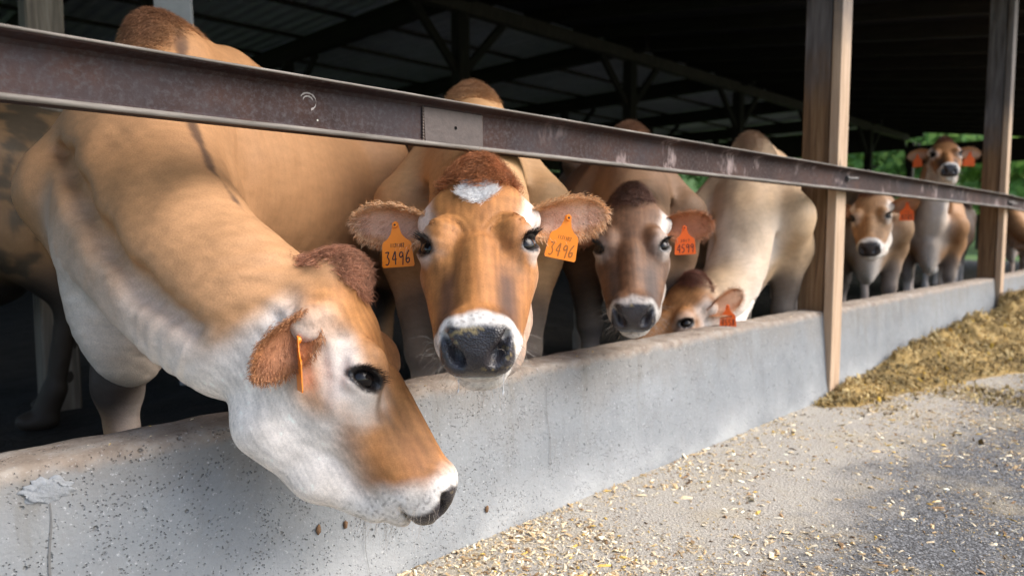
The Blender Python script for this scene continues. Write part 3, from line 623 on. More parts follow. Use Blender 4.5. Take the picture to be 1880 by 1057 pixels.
def sample(v, q, w, n, rs):
    """n random points on quads q of vertices v, weighted by vertex weight w"""
    a, b, c, d = (v[q[:, i]] for i in range(4)); fn = np.cross(c-a, d-b); A = np.linalg.norm(fn, axis=1); p = A*w[q].mean(1); p /= p.sum()
    f = rs.choice(len(q), size=n, p=p); s, t = rs.rand(n, 1), rs.rand(n, 1)
    P = (a[f]*(1-s)+b[f]*s)*(1-t)+(d[f]*(1-s)+c[f]*s)*t
    return P, f, s, t
def mixc(a, b, m): return a*(1-m[:, None])+np.asarray(b, float)[None]*m[:, None]
WHITE = (.82, .752, .685)
# ---------------------------------------------------------------- coat colours in the animal's own coordinates
def coat(c, P, pal, nrm=None):
    H = c.head_local(P); Bl = c.body_local(P); u, v, w = H.T; av = np.abs(v); x, y, z = Bl.T
    n1 = fnoise(P, 9, 1); n2 = fnoise(P, 45, 2); n3 = fnoise(P, 160, 5, 2)
    C = np.tile(np.array(pal['coat'], float), (len(P), 1))
    C = mixc(C, np.array(pal['coat'])*.72, np.clip(.35*n1+.25, 0, 1)*.5)
    C = mixc(C, pal.get('back', np.array(pal['coat'])*.8), sstep(1.0, 1.2, z+.04*n1)*pal.get('backm', .4))
    dc = np.full(len(P), 9.); dt = dc.copy(); ic = np.zeros(len(P), int)
    for k in range(50):
        d_ = np.linalg.norm(P-c.cf[k], axis=1); m_ = d_ < dc; dc[m_] = d_[m_]; ic[m_] = k; dt = np.minimum(dt, np.linalg.norm(P-c.tf[k], axis=1))
    ct = dc/(dc+dt+1e-6)
    neckm = sstep(-.2, .15, x)*(np.linalg.norm(P-c.Hd(.2, 0, -.1), axis=1) > .2)
    C = mixc(C, WHITE, sstep(pal.get('thr', .55)-.07, pal.get('thr', .55)+.22, ct+.03*n1+.008*n2-.16*(1-ic/49.)*pal.get('thrb', 1.))*pal.get('pale', .8)*sstep(-.15, .1, x)*sstep(.24, .13, dt))
    C = mixc(C, WHITE, sstep(.62, .40, z+.05*n1)*pal.get('legpale', .45)*(x < .25))
    C = mixc(C, WHITE, sstep(.11, .05, np.abs(y))*sstep(.8, .6, z)*.7*(x < .32)*(x > -1.35))
    kd = sstep(.10, .05, np.linalg.norm(Bl-np.array([.06, 0, .40]), axis=1)-0*z-.12*0)      # knees
    for q in (-1, 1):
        for kx, kz in ((.075, .47), (-1.30, .50)):
            dx, dy = c.legs.get(('f' if kx > 0 else 'h')+'%+d' % q, (0, 0)); C = mixc(C, pal.get('dark', (.05, .035, .028)), sstep(.135, .07, np.linalg.norm((Bl-np.array([kx+dx*.5, q*.16*c.legs.get('shw', 1.)+dy*.5, kz]))*[1, 1, .7], axis=1))*pal.get('knee', .7))
    C = mixc(C, (.035, .028, .022), sstep(.085, .06, z))                                        # hooves
    if pal.get('stripe'):
        tg = np.gradient(c.cf, axis=0); lt = np.cross(tg, c.tf-c.cf); lt /= np.linalg.norm(lt, axis=1)[:, None]; tt = ic/49.
        st = sstep(.019, .003, np.abs(((P-c.cf[ic])*lt[ic]).sum(1))+.006*n2+.012*sstep(.55, .85, tt))*sstep(.5, .25, ct)*sstep(.05, .2, tt)*sstep(.9, .75, tt)
        C = mixc(C, (.05, .03, .025), st*pal['stripe'])
    if pal.get('muck'):
        m = sstep(.1, .6, fnoise(P, 13, 8)+.5*n2)*pal['muck']; C = mixc(C, (.075, .055, .035), m); C = mixc(C, (.03, .022, .016), sstep(.66, .50, z+.06*n1)*pal['muck'])
    # withers: a mat of darker reddish hair
    wd = np.linalg.norm((Bl-np.array([.02, 0, 1.24]))/[.11, .055, .10], axis=1); C = mixc(C, pal.get('withers', (.20, .09, .045)), sstep(1.7, .4, wd+.2*n2)*pal.get('witherm', .6))
    # ---- head
    near = np.linalg.norm(H-np.array([.21, 0, -.10]), axis=1); hm = sstep(.335, .27, near)*sstep(-.03, .03, u-.25*(-w-.1).clip(0))
    face = np.tile(np.array(pal['face'], float), (len(P), 1))
    face = mixc(face, pal.get('face2', np.array(pal['face'])*.6), np.clip(.5+.6*n1+.4*n2, 0, 1)*.55)
    ns = sstep(.22, .30, u)*sstep(.02, .05, av)*sstep(.085, .055, av)                            # darker flanks of the nose
    face = mixc(face, pal.get('nose', np.array(pal['face'])*.45), ns*pal.get('nosem', .5))
    ck = sstep(-.055, -.150, w+.05*(u-.18)+.014*n1+.006*n2)*(1-.75*sstep(.20, .30, u)*sstep(.40, .33, u)*sstep(-.17, -.09, w))
    face = mixc(face, np.array(WHITE)*pal.get('cheekc', 1.), ck*pal.get('cheek', .9))
    sm = sstep(.075, .02, np.linalg.norm((np.stack([u, w], 1)-np.array([.155, -.115]))*[1, 1.1], axis=1)+.012*n1); face = mixc(face, pal['coat'], sm*pal.get('smudge', 0))
    tp = sstep(.035, .06, av)*sstep(.15, .10, u)*sstep(.02, .06, u)*sstep(-.02, -.05, w); face = mixc(face, WHITE, tp*pal.get('temple', .7))
    mz = sstep(pal.get('mz0', .385), pal.get('mz0', .385)+pal.get('mzs', .022), u+.006*n2+.03*sstep(-.03, -.1, w)); face = mixc(face, (.72, .69, .65), mz*pal.get('muzzle', .95))
    face *= (1+pal.get('streak', .2)*fnoise(H*np.array([.12, 1, 1]), 330, 14, 2))[:, None]
    wet = np.zeros(len(P))
    e0 = np.array([.181, .0945, -.040]); He = np.stack([u, av, w], 1)-e0
    for q in (1,):
        ed = np.linalg.norm(He*[.85, 1, 1.05], axis=1)
        face = mixc(face, np.array(WHITE)*pal.get('ringc', .85), sstep(pal.get('ringr', .055), pal.get('ringr', .055)-pal.get('rings', .024), ed+.007*n2+.008*n1)*pal.get('eyering', .6)*(1-pal.get('dors', .3)*sstep(-.045, -.012, w)))
        Rm = getattr(c, 'eyeR+1'); le = He@Rm; ee = np.sqrt((le[:, 0]/.037)**2+((le[:, 1]+.001)/.0205)**2+(le[:, 2]/.05)**2)
        blk = sstep(1.12, .92, ee+.05*n2); face = mixc(face, (.018, .014, .013), blk); wet = np.maximum(wet, blk*.75)
        tear = sstep(.012, .004, np.abs(av-(.085-.25*(u-.205)))+.004*n2)*sstep(.205, .22, u)*sstep(.30, .24, u)*sstep(-.12, -.07, w); face = mixc(face, np.array(pal['face'])*.35, tear*.6)
    pad = sstep(.424, .434, u-.10*(w+.03)+.010*sstep(.02, .05, av)*sstep(-.03, .012, w)+.003*n2)*sstep(-.094, -.084, w)*sstep(.062, .055, av-.3*(u-.43).clip(0)); padc = np.tile(np.array([.022, .018, .020]), (len(P), 1)); padc = mixc(padc, (.07, .062, .07), np.clip(.5*n2+.3, 0, 1)*.6)
    face = face*(1-pad[:, None])+padc*pad[:, None]; wet = np.maximum(wet, pad)
    if pal.get('feed'):
        fd = sstep(.35, .6, fnoise(P, 330, 9, 2)+.5*fnoise(P, 60, 10, 1)-1.05+.8*sstep(.012, .004, np.abs(w-.006))+.30*sstep(-.06, -.085, w))*sstep(.425, .44, u)*pal['feed']; face = mixc(face, (.45, .33, .12), fd); wet *= 1-fd*.8
    sp = sstep(.78, .9, fnoise(P, 700, 11, 1))*mz*(1-pad); face = mixc(face, (.12, .10, .09), sp*.55)
    if pal.get('star'):
        sd = np.abs(u-.066)/.034+np.abs(v)/.030+.25*n2; face = mixc(face, (.82, .81, .80), sstep(1.15, .85, sd)*(w > -.06))
    tf = sstep(1.5, .5, np.sqrt(((u+.018)/.046)**2+(av/pal.get('tuftw', .05))**2)+.1*n2)*sstep(-.09, -.05, w); face = mixc(face, pal['tuft'], tf*.9)
    C = C*(1-hm[:, None])+face*hm[:, None]; C *= (1+.07*n3)[:, None]
    return np.clip(C, .004, .95), wet*hm, hm
# ---------------------------------------------------------------- ear: a cupped leaf with a soft rim
def ear_geo(c, q, ax, nr, L=.165, W=.098, roll=0.):
    base = V(.052, q*.112, -.088); e = unit(ax); n = np.asarray(nr, float); n = unit(n-e*(n@e)); sd = np.cross(n, e)
    ns, nt = 22, 15; S_, T_ = np.linspace(0, 1, ns), np.linspace(-1, 1, nt); out = []; back = []
    for s in S_:
        wd = W/2*(.30+.70*math.sin(min(1., s*1.75)*math.pi/2))*math.sqrt(max(0, 1-max(0, (s-.52)/.49)**2.3)); wd = max(wd, .003)
        cup = (.046*(1-s)**.9+.013)*min(1, wd/.03)
        for t in T_:
            ang = t*(1.25-.55*s); p = base+e*(L*(s*1.12-.18))+sd*(wd*math.sin(ang)/math.sin(1.25-.55*s)*(1-.0*s))+n*(cup*(1-math.cos(ang))*1.5-.012)-n*.020*s*s
            p = p+n*.0035*math.sin(s*11+t*3)*abs(t)
            out.append(p); back.append(p-n*(.0075*(1-abs(t)**3)+.001)*(1-.5*s))
    P = np.array(out+back); m = ns*nt; Fc = []
    for i in range(ns-1):
        for j in range(nt-1):
            a = i*nt+j; Fc.append((a, a+1, a+nt+1, a+nt)); Fc.append((m+a, m+a+nt, m+a+nt+1, m+a+1))
        for j in (0, nt-1): a = i*nt+j; Fc.append((a, a+nt, m+a+nt, m+a) if j == 0 else (a, m+a, m+a+nt, a+nt))
    for j in range(nt-1): a = (ns-1)*nt+j; Fc.append((a, a+1, m+a+1, m+a))
    Pw = c.po+(P*c.hs)@c.M.T; nw, ew, sw = c.M@n, c.M@e, c.M@sd
    if np.linalg.det(np.stack([ew, sw, nw], 1)) < 0: pass
    return Pw, np.array(Fc), ns, nt, nw, ew, sw
GLY = {'0': [[(.5, 1), (.15, .8), (.1, .4), (.35, 0), (.75, .1), (.85, .6), (.5, 1)]], '1': [[(.45, 1), (.5, 0)]], '2': [[(.1, .8), (.4, 1), (.8, .8), (.6, .45), (.1, .02), (.9, .05)]],
       '3': [[(.05, .95), (.8, .98), (.4, .6), (.8, .4), (.75, .1), (.4, -.05), (.1, .05)]], '4': [[(.65, 1), (.05, .35), (.95, .38)], [(.7, 1), (.72, -.05)]], '5': [[(.85, 1), (.25, .97), (.15, .55), (.6, .6), (.85, .3), (.55, 0), (.1, .05)]],
       '6': [[(.7, 1), (.3, .65), (.12, .25), (.4, -.02), (.8, .15), (.7, .45), (.2, .3)]], '8': [[(.5, .52), (.15, .78), (.5, 1), (.82, .78), (.5, .52), (.1, .22), (.5, -.02), (.88, .22), (.5, .52)]],
       '7': [[(.1, 1), (.85, .98), (.4, 0)]], '9': [[(.8, .75), (.45, .5), (.12, .72), (.4, 1), (.8, .9), (.82, .5), (.75, -.05)]], 'J': [[(.2, 1), (.9, 1)], [(.6, 1), (.6, .2), (.3, 0), (.1, .15)]]}
def writing(txt, x0, x1, z0, z1, wdt, y, slant=.08, seed=0):
    """handwritten strokes as flat ribbons; returns verts, faces in tag coordinates (x right, z up)"""
    rs = np.random.RandomState(seed); P = []; Fc = []; n = len(txt); cw = (x1-x0)/n; k = 0
    for i, ch in enumerate(txt):
        jz = rs.uniform(-.05, .05); sc_ = rs.uniform(.9, 1.08)
        for line in GLY[ch]:
            pts = np.array([((.08+.84*a), b) for a, b in line]); 
            d = np.concatenate([[0], np.cumsum(np.linalg.norm(np.diff(pts, axis=0), axis=1))]); m = max(4, len(line)*4); tt = np.linspace(0, d[-1], m); pts = np.stack([np.interp(tt, d, pts[:, 0]), np.interp(tt, d, pts[:, 1])], 1)
            if len(line) > 2:
                for _ in range(2): pts[1:-1] = (pts[:-2]+2*pts[1:-1]+pts[2:])/4
            X = x0+cw*(i+pts[:, 0]*sc_)+slant*(z1-z0)*pts[:, 1]; Z = z0+(z1-z0)*(pts[:, 1]+jz); q = np.stack([X, Z], 1)
            tg = np.gradient(q, axis=0); tg /= np.linalg.norm(tg, axis=1)[:, None]+1e-9; nn = np.stack([-tg[:, 1], tg[:, 0]], 1)*wdt/2; o = len(P); k += 1
            for a, b in zip(q-nn, q+nn): P += [(a[0], y-.00006*k, a[1]), (b[0], y-.00006*k, b[1])]
            Fc += [(o+2*j, o+2*j+1, o+2*j+3, o+2*j+2) for j in range(m-1)]
    return P, Fc
def ear_tag(parent, at, face, roll, num, small, size=1., red=False, ink='ink', label=None):
    """flag tag hanging from `at`; face = horizontal-ish direction its printed side looks, roll in degrees"""
    f = unit(face); xr = unit(np.cross(V(0, 0, 1), f)); zz = np.cross(f, xr); a = R(roll); x2 = xr*math.cos(a)+zz*math.sin(a); z2 = -xr*math.sin(a)+zz*math.cos(a)
    out = [(-.006, .004), (0, .0075), (.006, .004), (.0075, -.006), (.011, -.018), (.018, -.027), (.027, -.033), (.0295, -.038), (.0325, -.079), (.0305, -.083), (-.0305, -.083), (-.0325, -.079), (-.0295, -.038), (-.027, -.033), (-.018, -.027), (-.011, -.018), (-.0075, -.006)]
    bm = bmesh.new(); vv = [bm.verts.new((x, -.0009, z)) for x, z in out]; bm.faces.new(vv); r = bmesh.ops.extrude_face_region(bm, geom=bm.faces[:])
    for g in r['geom']:
        if isinstance(g, bmesh.types.BMVert): g.co.y = .0009
    bmesh.ops.recalc_face_normals(bm, faces=bm.faces[:])
    o = link('ear_tag', bm_mesh('ear_tag', bm), parent, M['tagred' if red else 'tag'])
    o.matrix_world = Matrix([[x2[i]*size, -f[i]*size, z2[i]*size, at[i]] for i in range(3)]+[[0, 0, 0, 1]]); o['label'] = label or 'orange plastic ear tag'
    bm = bmesh.new(); bmesh.ops.create_cone(bm, cap_ends=True, segments=14, radius1=.0062, radius2=.005, depth=.004, matrix=Matrix.Rotation(R(90), 4, 'X')); b = link('tag_button', bm_mesh('tag_button', bm), o, M['tagred' if red else 'tag']); b.location = (0, -.003, 0)
    bm = bmesh.new(); bmesh.ops.create_circle(bm, cap_ends=True, segments=10, radius=.0022, matrix=Matrix.Rotation(R(90), 4, 'X')); b = link('tag_pin', bm_mesh('tag_pin', bm), o, M['ink']); b.location = (0, -.0054, 0)
    if num: P, Fc = writing(num, -.0275, .0265, -.077, -.052, .0022, -.0012, .06, int(num or 0)); link('number', mesh('number', P, Fc), o, M[ink])
    if small: P, Fc = writing(small, -.014, .0150, -.044, -.0365, .0011, -.0012, .1, 4); link('number', mesh('number', P, Fc), o, M[ink])
    return o
# ---------------------------------------------------------------- the whole animal
def make_cow(c, pal, label, fine, coarse, ears, tags=(), hair=0, long=0, seed=1, wrinkle=0.):
    rs = np.random.RandomState(seed); S = c.sdf(); bb = [S.bound(q) for q in S.p if q[6] > 0]
    lo = np.min([b[0]-b[1] for b in bb], 0)-.03; hi = np.max([b[0]+b[1] for b in bb], 0)+.03; hc = c.Hd(.22, 0, -.1)
    v, q = S.mesh([graded(lo[i], hi[i], hc[i]-.31*c.hs, hc[i]+.31*c.hs, fine, coarse) for i in range(3)])
    mid = (c.crest+c.throat)/2; ctd = np.gradient(c.crest, axis=0); c.cs = unit(np.cross(ctd.mean(0), (c.throat-c.crest).mean(0)))
    fn = np.cross(v[q[:, 2]]-v[q[:, 0]], v[q[:, 3]]-v[q[:, 1]]); nr = np.zeros_like(v)
    for i in range(4): np.add.at(nr, q[:, i], fn)
    nr /= np.linalg.norm(nr, axis=1)[:, None]+1e-12
    H = c.head_local(v)
    # small relief: skin folds over brow and neck, unevenness of flesh
    v = v+nr*(.0022*fnoise(v, 26, 3)*(np.linalg.norm(v-hc, axis=1) > .3)+.0007*fnoise(v, 60, 4))[:, None]
    if wrinkle:
        av = np.abs(H[:, 1]); ed = np.linalg.norm(np.stack([H[:, 0]-.185, av-.085, H[:, 2]+.06], 1), axis=1)
        m = sstep(.045, .06, ed)*sstep(.105, .075, ed)*sstep(.19, .15, H[:, 0])*sstep(-.08, -.05, H[:, 2]); v = v+nr*(wrinkle*m*np.sin(ed*6.283/.0135+.8*fnoise(v, 50, 6)))[:, None]
    if pal.get('fold'):
        Bl = c.body_local(v); m = sstep(.02, .10, Bl[:, 0])*sstep(.17, .08, np.abs(Bl[:, 1]))*sstep(.40, .47, Bl[:, 2])*sstep(.74, .60, Bl[:, 2])
        ph = (Bl[:, 2]*1.0-.55*Bl[:, 0]+.018*fnoise(v, 14, 41))*6.283/.046; v = v+nr*(pal['fold']*m*np.clip(.35+1.1*fnoise(v, 7, 44), 0, 1.2)*(np.abs(np.sin(ph))-.5))[:, None]
        dh = np.linalg.norm(v-c.Hd(.12, 0, -.22), axis=1); m = sstep(.12, .16, dh)*sstep(.30, .20, dh)*sstep(.25, .10, H[:, 0]); v = v+nr*(pal['fold']*.35*m*np.sin((dh+.012*fnoise(v, 18, 42))*6.283/.030))[:, None]
        sb = sstep(-.20, -.05, Bl[:, 0])*sstep(.16, .0, Bl[:, 0])*sstep(.75, .85, Bl[:, 2]); v = v+nr*(.006*sb*fnoise(v, 12, 43))[:, None]
    C, wet, hm = coat(c, v, pal)
    root = empty('cow', c.o); tag(root, label, 'cow', 'cows feeding along the wall')
    off = np.array(c.o)
    body = link('body', mesh('body', v-off, q, True, np.concatenate([C, wet[:, None]], 1)), root, M['skin'])
    for sgn in (-1, 1):
        pc, Rm, e = getattr(c, 'eye%+d' % sgn); bm = bmesh.new(); bmesh.ops.create_uvsphere(bm, u_segments=24, v_segments=14, radius=.0232*c.hs)
        o = link('eye', bm_mesh('eye', bm, True), root, M['eye']); o.location = Vector(pc)-Vector(off)
    # ears
    ear_o = {}
    for sgn in (-1, 1):
        ax, en, kw = ears[sgn]; kw = dict(kw); earlen = kw.pop('hl', 1.)
        P, Fc, ns, nt, nw, ew, sw = ear_geo(c, sgn, ax, en, **kw); ec = np.tile(np.array(pal['ear'], float), (len(P), 1)); m = ns*nt
        sarr = np.repeat(np.linspace(0, 1, ns), nt); tarr = np.tile(np.linspace(-1, 1, nt), ns); inner = sstep(.8, .3, np.abs(tarr))*sstep(.02, .2, sarr)
        ec[:m] = mixc(ec[:m], pal.get('earin', (.42, .24, .15)), inner*.95); ec[:m] = mixc(ec[:m], np.array(pal['ear'])*.3, sstep(.35, .1, sarr)*inner*.8)
        rim = sstep(.75, 1, np.abs(tarr))+sstep(.85, 1, sarr); ec[:m] = mixc(ec[:m], pal.get('earrim', pal['ear']), np.clip(rim, 0, 1)*.7); ec[m:] = mixc(ec[m:], pal.get('earback', np.array(pal['ear'])*.85), np.full(m, .8))
        Fc4 = Fc; me = mesh('ear', P-off, Fc4, True, np.concatenate([ec, np.zeros((len(P), 1))], 1)); eo = link('ear', me, root, M['skin']); ear_o[sgn] = (P, ns, nt, nw, ew, sw)
        me.update(); 
        if long:
            n = long//2; fi = np.arange(len(P)); a = np.concatenate([rs.randint(0, len(P), n), rs.choice(np.nonzero(np.concatenate([(np.abs(tarr) > .7) | (sarr > .8)]*2))[0], n)])
            jit = rs.normal(size=(len(a), 3))*.003; base = P[a]+jit; isb = a >= m; s_ = sarr[a % m]; t_ = tarr[a % m]
            nn = np.where(isb[:, None], -nw, nw); d = ew*.8+sw*(np.sign(t_)*np.abs(t_)*.9)[:, None]*(1 if 1 else 0)+nn*.15+rs.normal(size=(len(a), 3))*.22
            d += np.array([0, 0, -.25]); d /= np.linalg.norm(d, axis=1)[:, None]; Ln = (.0055+.007*rs.rand(len(a)))*earlen*(1+.5*((~isb) & (np.abs(t_) < .7)))*(1+.35*(np.abs(t_) > .8))
            strands('ear_hair', eo, base-off, d, np.tile(nn[:1]*0+nw, (len(a), 1)) if 0 else nn, Ln, np.clip(ec[a]*(.75+.6*rs.rand(len(a), 1)), 0, .9), .3, .0005, .15, 5, seed+sgn, .25)
    for (sgn, s_, t_, face, roll, num, small, kw) in tags:
        P, ns, nt, nw, ew, sw = ear_o[sgn]; i = int(s_*(ns-1)); j = int((t_+1)/2*(nt-1)); at = P[i*nt+j]+nw*.006+unit(np.asarray(face))*kw.pop('out', .022)+np.asarray(kw.pop('shift', (0, 0, 0)))
        ear_tag(root, at-off, face, roll, num, small, **kw)
    # coat
    if hair:
        hw = np.where(hm > .3, 3.2, 1.)*np.where(np.linalg.norm(v-hc, axis=1) < .75, 1.6, .6)*(wet < .3); hw = hw*sstep(-.55, -.1, nr@unit(np.array([0, -1.335, .78])-hc)+.15)+1e-6
        P, f, s, t = sample(v, q, hw, hair, rs); vi = q[f, 0]; N = nr[vi]; cc = C[vi]; hh = H[vi]; hmm = hm[vi]
        k = np.argmin(np.linalg.norm(P[:, None]-mid[None], axis=2), 1); nk = -np.gradient(mid, axis=0); nk /= np.linalg.norm(nk, axis=1)[:, None]
        bx = c.body_local(P)[:, 0]; fl = np.where((bx > -.1)[:, None], nk[k]*.8+V(0, 0, -.35), (-c.f*.7+V(0, 0, -.5))[None])
        hf_ = (c.M@np.stack([.75*np.ones(len(P)), np.sign(hh[:, 1])*np.minimum(1, np.abs(hh[:, 1])/.05)*.5, -.5*np.ones(len(P))])).T; fl = fl*(1-hmm[:, None])+hf_*hmm[:, None]
        fl += np.stack([fnoise(P, 11, 21+i)*.22 for i in range(3)], 1)+rs.normal(size=P.shape)*.10; fl -= N*(fl*N).sum(1)[:, None]; fl /= np.linalg.norm(fl, axis=1)[:, None]+1e-9
        Ln = np.where(hmm > .5, .0055, .0052)*(.6+.8*rs.rand(len(P))); Ln *= np.where((hh[:, 0] > .39) & (hmm > .5), .55, 1.); Ln *= np.where(np.linalg.norm(hh-np.array([.18, 0, -.05]), axis=1)*0+np.minimum(np.linalg.norm(hh*[1, 1, 1]-[.181, .095, -.04], axis=1), np.linalg.norm(hh-[.181, -.095, -.04], axis=1)) < .05, .45, 1.)
        strands('coat_hair', body, P-off, fl, N, Ln, cc*(.62+.72*rs.rand(len(P), 1)), .11, .0004, .05, 3, seed)
    if long:
        # poll tuft and withers mat
        hw = sstep(1.6, .25, .25*fnoise(v, 70, 36)+np.sqrt(((H[:, 0]+.018)/.044)**2+(H[:, 1]/pal.get('tuftw', .05))**2))*sstep(-.09, -.05, H[:, 2])*(np.linalg.norm(H, axis=1) < .16)
        P, f, s, t = sample(v, q, hw+1e-9, long*3, rs); vi = q[f, 0]; N = nr[vi]; hl = H[vi]
        fl = (c.M@np.stack([.55+.8*fnoise(P, 30, 31), hl[:, 1]/.05*.7+.8*fnoise(P, 30, 32), .35+.5*fnoise(P, 30, 33)])).T+rs.normal(size=P.shape)*.25; fl -= N*(fl*N).sum(1)[:, None]*.7; fl /= np.linalg.norm(fl, axis=1)[:, None]
        strands('poll_tuft', body, P-off, fl, N, .010+.015*rs.rand(len(P)), np.array(pal['tuft'])[None]*(.55+1.0*rs.rand(len(P), 1))*(1+.3*fnoise(P, 60, 35))[:, None], .6, .0005, .5, 7, seed+5)
        if pal.get('star'):
            hw = (np.abs(H[:, 0]-.066)/.032+np.abs(H[:, 1])/.027 < 1)*(H[:, 2] > -.06); P, f, s, t = sample(v, q, hw+1e-9, 2500, rs); vi = q[f, 0]; N = nr[vi]; fl = (c.M@np.stack([H[vi, 0]*0-.25+rs.normal(size=len(P))*.35, H[vi, 1]/.03+rs.normal(size=len(P))*.35, 0*P[:, 0]])).T; fl /= np.linalg.norm(fl, axis=1)[:, None]+1e-9
            strands('forehead_star', body, P-off, fl, N, .014+.01*rs.rand(len(P)), np.array([[.82, .81, .80]])*(.85+.2*rs.rand(len(P), 1)), .4, .0005, .25, 5, seed+6)
        Bl = c.body_local(v); hw = sstep(1.5, .4, np.linalg.norm((Bl-np.array([.02, 0, 1.24]))/[.13, .06, .10], axis=1)); P, f, s, t = sample(v, q, hw+1e-9, long*2, rs); vi = q[f, 0]; N = nr[vi]; fl = (c.f*.3+V(0, 0, -.8))[None]+rs.normal(size=P.shape)*.4; fl -= N*(fl*N).sum(1)[:, None]; fl /= np.linalg.norm(fl, axis=1)[:, None]
        strands('withers_hair', body, P-off, fl, N, .014+.012*rs.rand(len(P)), C[vi]*(.7+.6*rs.rand(len(P), 1)), .45, .0005, .2, 5, seed+7)
        # lashes and muzzle whiskers
        for sgn in (-1, 1):
            pc, Rm, e = getattr(c, 'eye%+d' % sgn); n = 130; a = rs.uniform(-.95, .95, n); x = .0275*a; up = .0155*np.sqrt(1-a*a*.9)
            rt = pc[None]+(Rm@np.stack([x, up, .024-.006*a*a])).T*c.hs; d = (Rm@np.stack([a*.5-.1, .15+0*a, 1.+0*a])).T+rs.normal(size=(n, 3))*.1; d[:, 2] -= .35; d /= np.linalg.norm(d, axis=1)[:, None]
            strands('eyelashes', root, rt-off, d, np.tile(Rm[:, 1], (n, 1)), .018+.008*rs.rand(n), np.tile([[.015, .011, .010]], (n, 1)), .35, .00045, .1, 5, seed+8+sgn)
        hw = ((H[:, 0] > .40) & (np.abs(H[:, 1]) > .045) & (H[:, 2] < -.03) & (hm > .5)) | ((H[:, 0] > .40) & (H[:, 2] < -.12) & (hm > .5)); P, f, s, t = sample(v, q, hw*1.+1e-9, 110, rs); vi = q[f, 0]; N = nr[vi]
        d = N+rs.normal(size=P.shape)*.35; d /= np.linalg.norm(d, axis=1)[:, None]; strands('whiskers', body, P-off, d, np.roll(N, 1, 1), .025+.03*rs.rand(len(P)), np.tile([[.35, .30, .25]], (len(P), 1)), .1, .00022, .15, 6, seed+12, .3)
    return root
# ---------------------------------------------------------------- the herd
CAMP = np.array([0, -1.335, .78])
def to_cam(P): d = CAMP-np.asarray(P, float); d[2] = 0; return unit(d)
def E(ax, n, **k): return (V(*ax), V(*n), k)
def EW(c, ax, n, **k): return (c.M.T@(np.asarray(ax, float)), c.M.T@np.asarray(n, float), k)
RT, UP, FW = V(.7104, -.7038, 0), V(.0543, .0548, .997), V(.7016, .7083, -.0771)
def ear_pair(ax=(.10, 1, -.12), n=(.85, .1, .45), **k): return {1: E(ax, n, **k), -1: E((ax[0], -ax[1], ax[2]), (n[0], -n[1], n[2]), **k)}
TAN = dict(coat=(.44, .237, .113), back=(.36, .165, .06), face=(.40, .185, .065), tuft=(.17, .062, .038), ear=(.36, .16, .06), earin=(.45, .26, .16), earrim=(.52, .33, .2))
A = Cow((.605, .475), 220, (.694, -.221, .708), (.275, -.333, -.897), (.660, -.61, .443), scale=1.04, legs={'nk': -.15, 'f+1': (-.3, .1), 'fat': .76, 'shw': .63}, hscale=.985, necklen=(.13, .34))
palA = dict(TAN, face2=(.30, .12, .04), nose=(.20, .08, .03), pale=1., thr=.50, thrb=2.3, legpale=.05, cheek=.95, temple=.3, stripe=.8, knee=1., witherm=.9, feed=.3, nosem=.35, eyering=.8, ringr=.09, rings=.06, ringc=1., tuftw=.034, mz0=.375, mzs=.05, smudge=.8, dors=.95, fold=.0045, tuft=(.33, .15, .085), ear=(.30, .125, .05), earin=(.36, .16, .08), earrim=(.42, .2, .09))
earA = {-1: E((.50, -.62, -.60), (.25, -.62, .74), L=.118, W=.082, hl=.6), 1: E((-.35, .55, -.75), (.6, .3, .4), L=.11, W=.08)}
make_cow(A, palA, 'nearest tan cow with pale jaw, head lowered over the wall in profile', .0052, .012, earA, [(-1, .5, -.1, V(.93, -.33, 0), -6, '', '', dict(label='orange ear tag seen edge-on'))], 170000, 3500, 1)
B = Cow((1.533, .393), -130.3, (.934, -.295, .896), (-.521, -.571, -.635), (-.466, -.433, .772), scale=1.008, hscale=.955, legs={'chin': (.408, -.098)})
palB = dict(TAN, coat=(.44, .26, .125), face=(.42, .185, .058), face2=(.27, .105, .034), nose=(.085, .042, .026), cheek=.35, cheekc=.8, temple=.85, star=1, feed=.45, tuftw=.056, mz0=.400, mzs=.014, thr=.62, pale=.7, tuft=(.36, .135, .05), ear=(.56, .28, .12), earback=(.50, .24, .09), earin=(.66, .42, .30), earrim=(.74, .50, .30), nosem=.95, eyering=.62, ringr=.050, ringc=.75)
fB = to_cam((.95, -.3, .9))
cowB = make_cow(B, palB, 'orange-tan cow facing the camera with white forehead patch and two ear tags', .0052, .013, ear_pair((-.02, 1, .02), (.85, .1, .5), L=.165, W=.090, hl=.7),
         [(-1, .52, .0, fB+V(-.1, .1, 0), 4, '3496', '11J1102', dict(label='orange ear tag numbered 3496')), (1, .55, .0, fB+V(.15, -.1, 0), -12, '3496', '11J1102', dict(ink='inkfaint', label='orange ear tag with faded number 3496'))], 200000, 4200, 2, .0016)
def drool(root, c, pts):
    m = NT('clear_drool'); m.b.inputs['Base Color'].default_value = (.9, .92, .95, 1); m.b.inputs['Roughness'].default_value = .08; m.b.inputs['Transmission Weight'].default_value = .6
    for (u, v, w, L) in pts:
        p = c.Hd(u, v, w)-c.o; bm = bmesh.new(); prev = None
        for k in range(7):
            t = k/6; r = .0009*(1-.6*t)+(.0018 if k == 5 else 0); ring = [bm.verts.new((p[0]+r*math.cos(a*math.pi/3)+.001*math.sin(t*4), p[1]+r*math.sin(a*math.pi/3), p[2]-L*t)) for a in range(6)]
            if prev:
                for a in range(6): bm.faces.new((prev[a], prev[(a+1) % 6], ring[(a+1) % 6], ring[a]))
            prev = ring
        link('drool', bm_mesh('drool', bm, True), root, m.m)
if cowB: drool(cowB, B, [(.447, .040, -.100, .034), (.450, -.036, -.104, .022)])
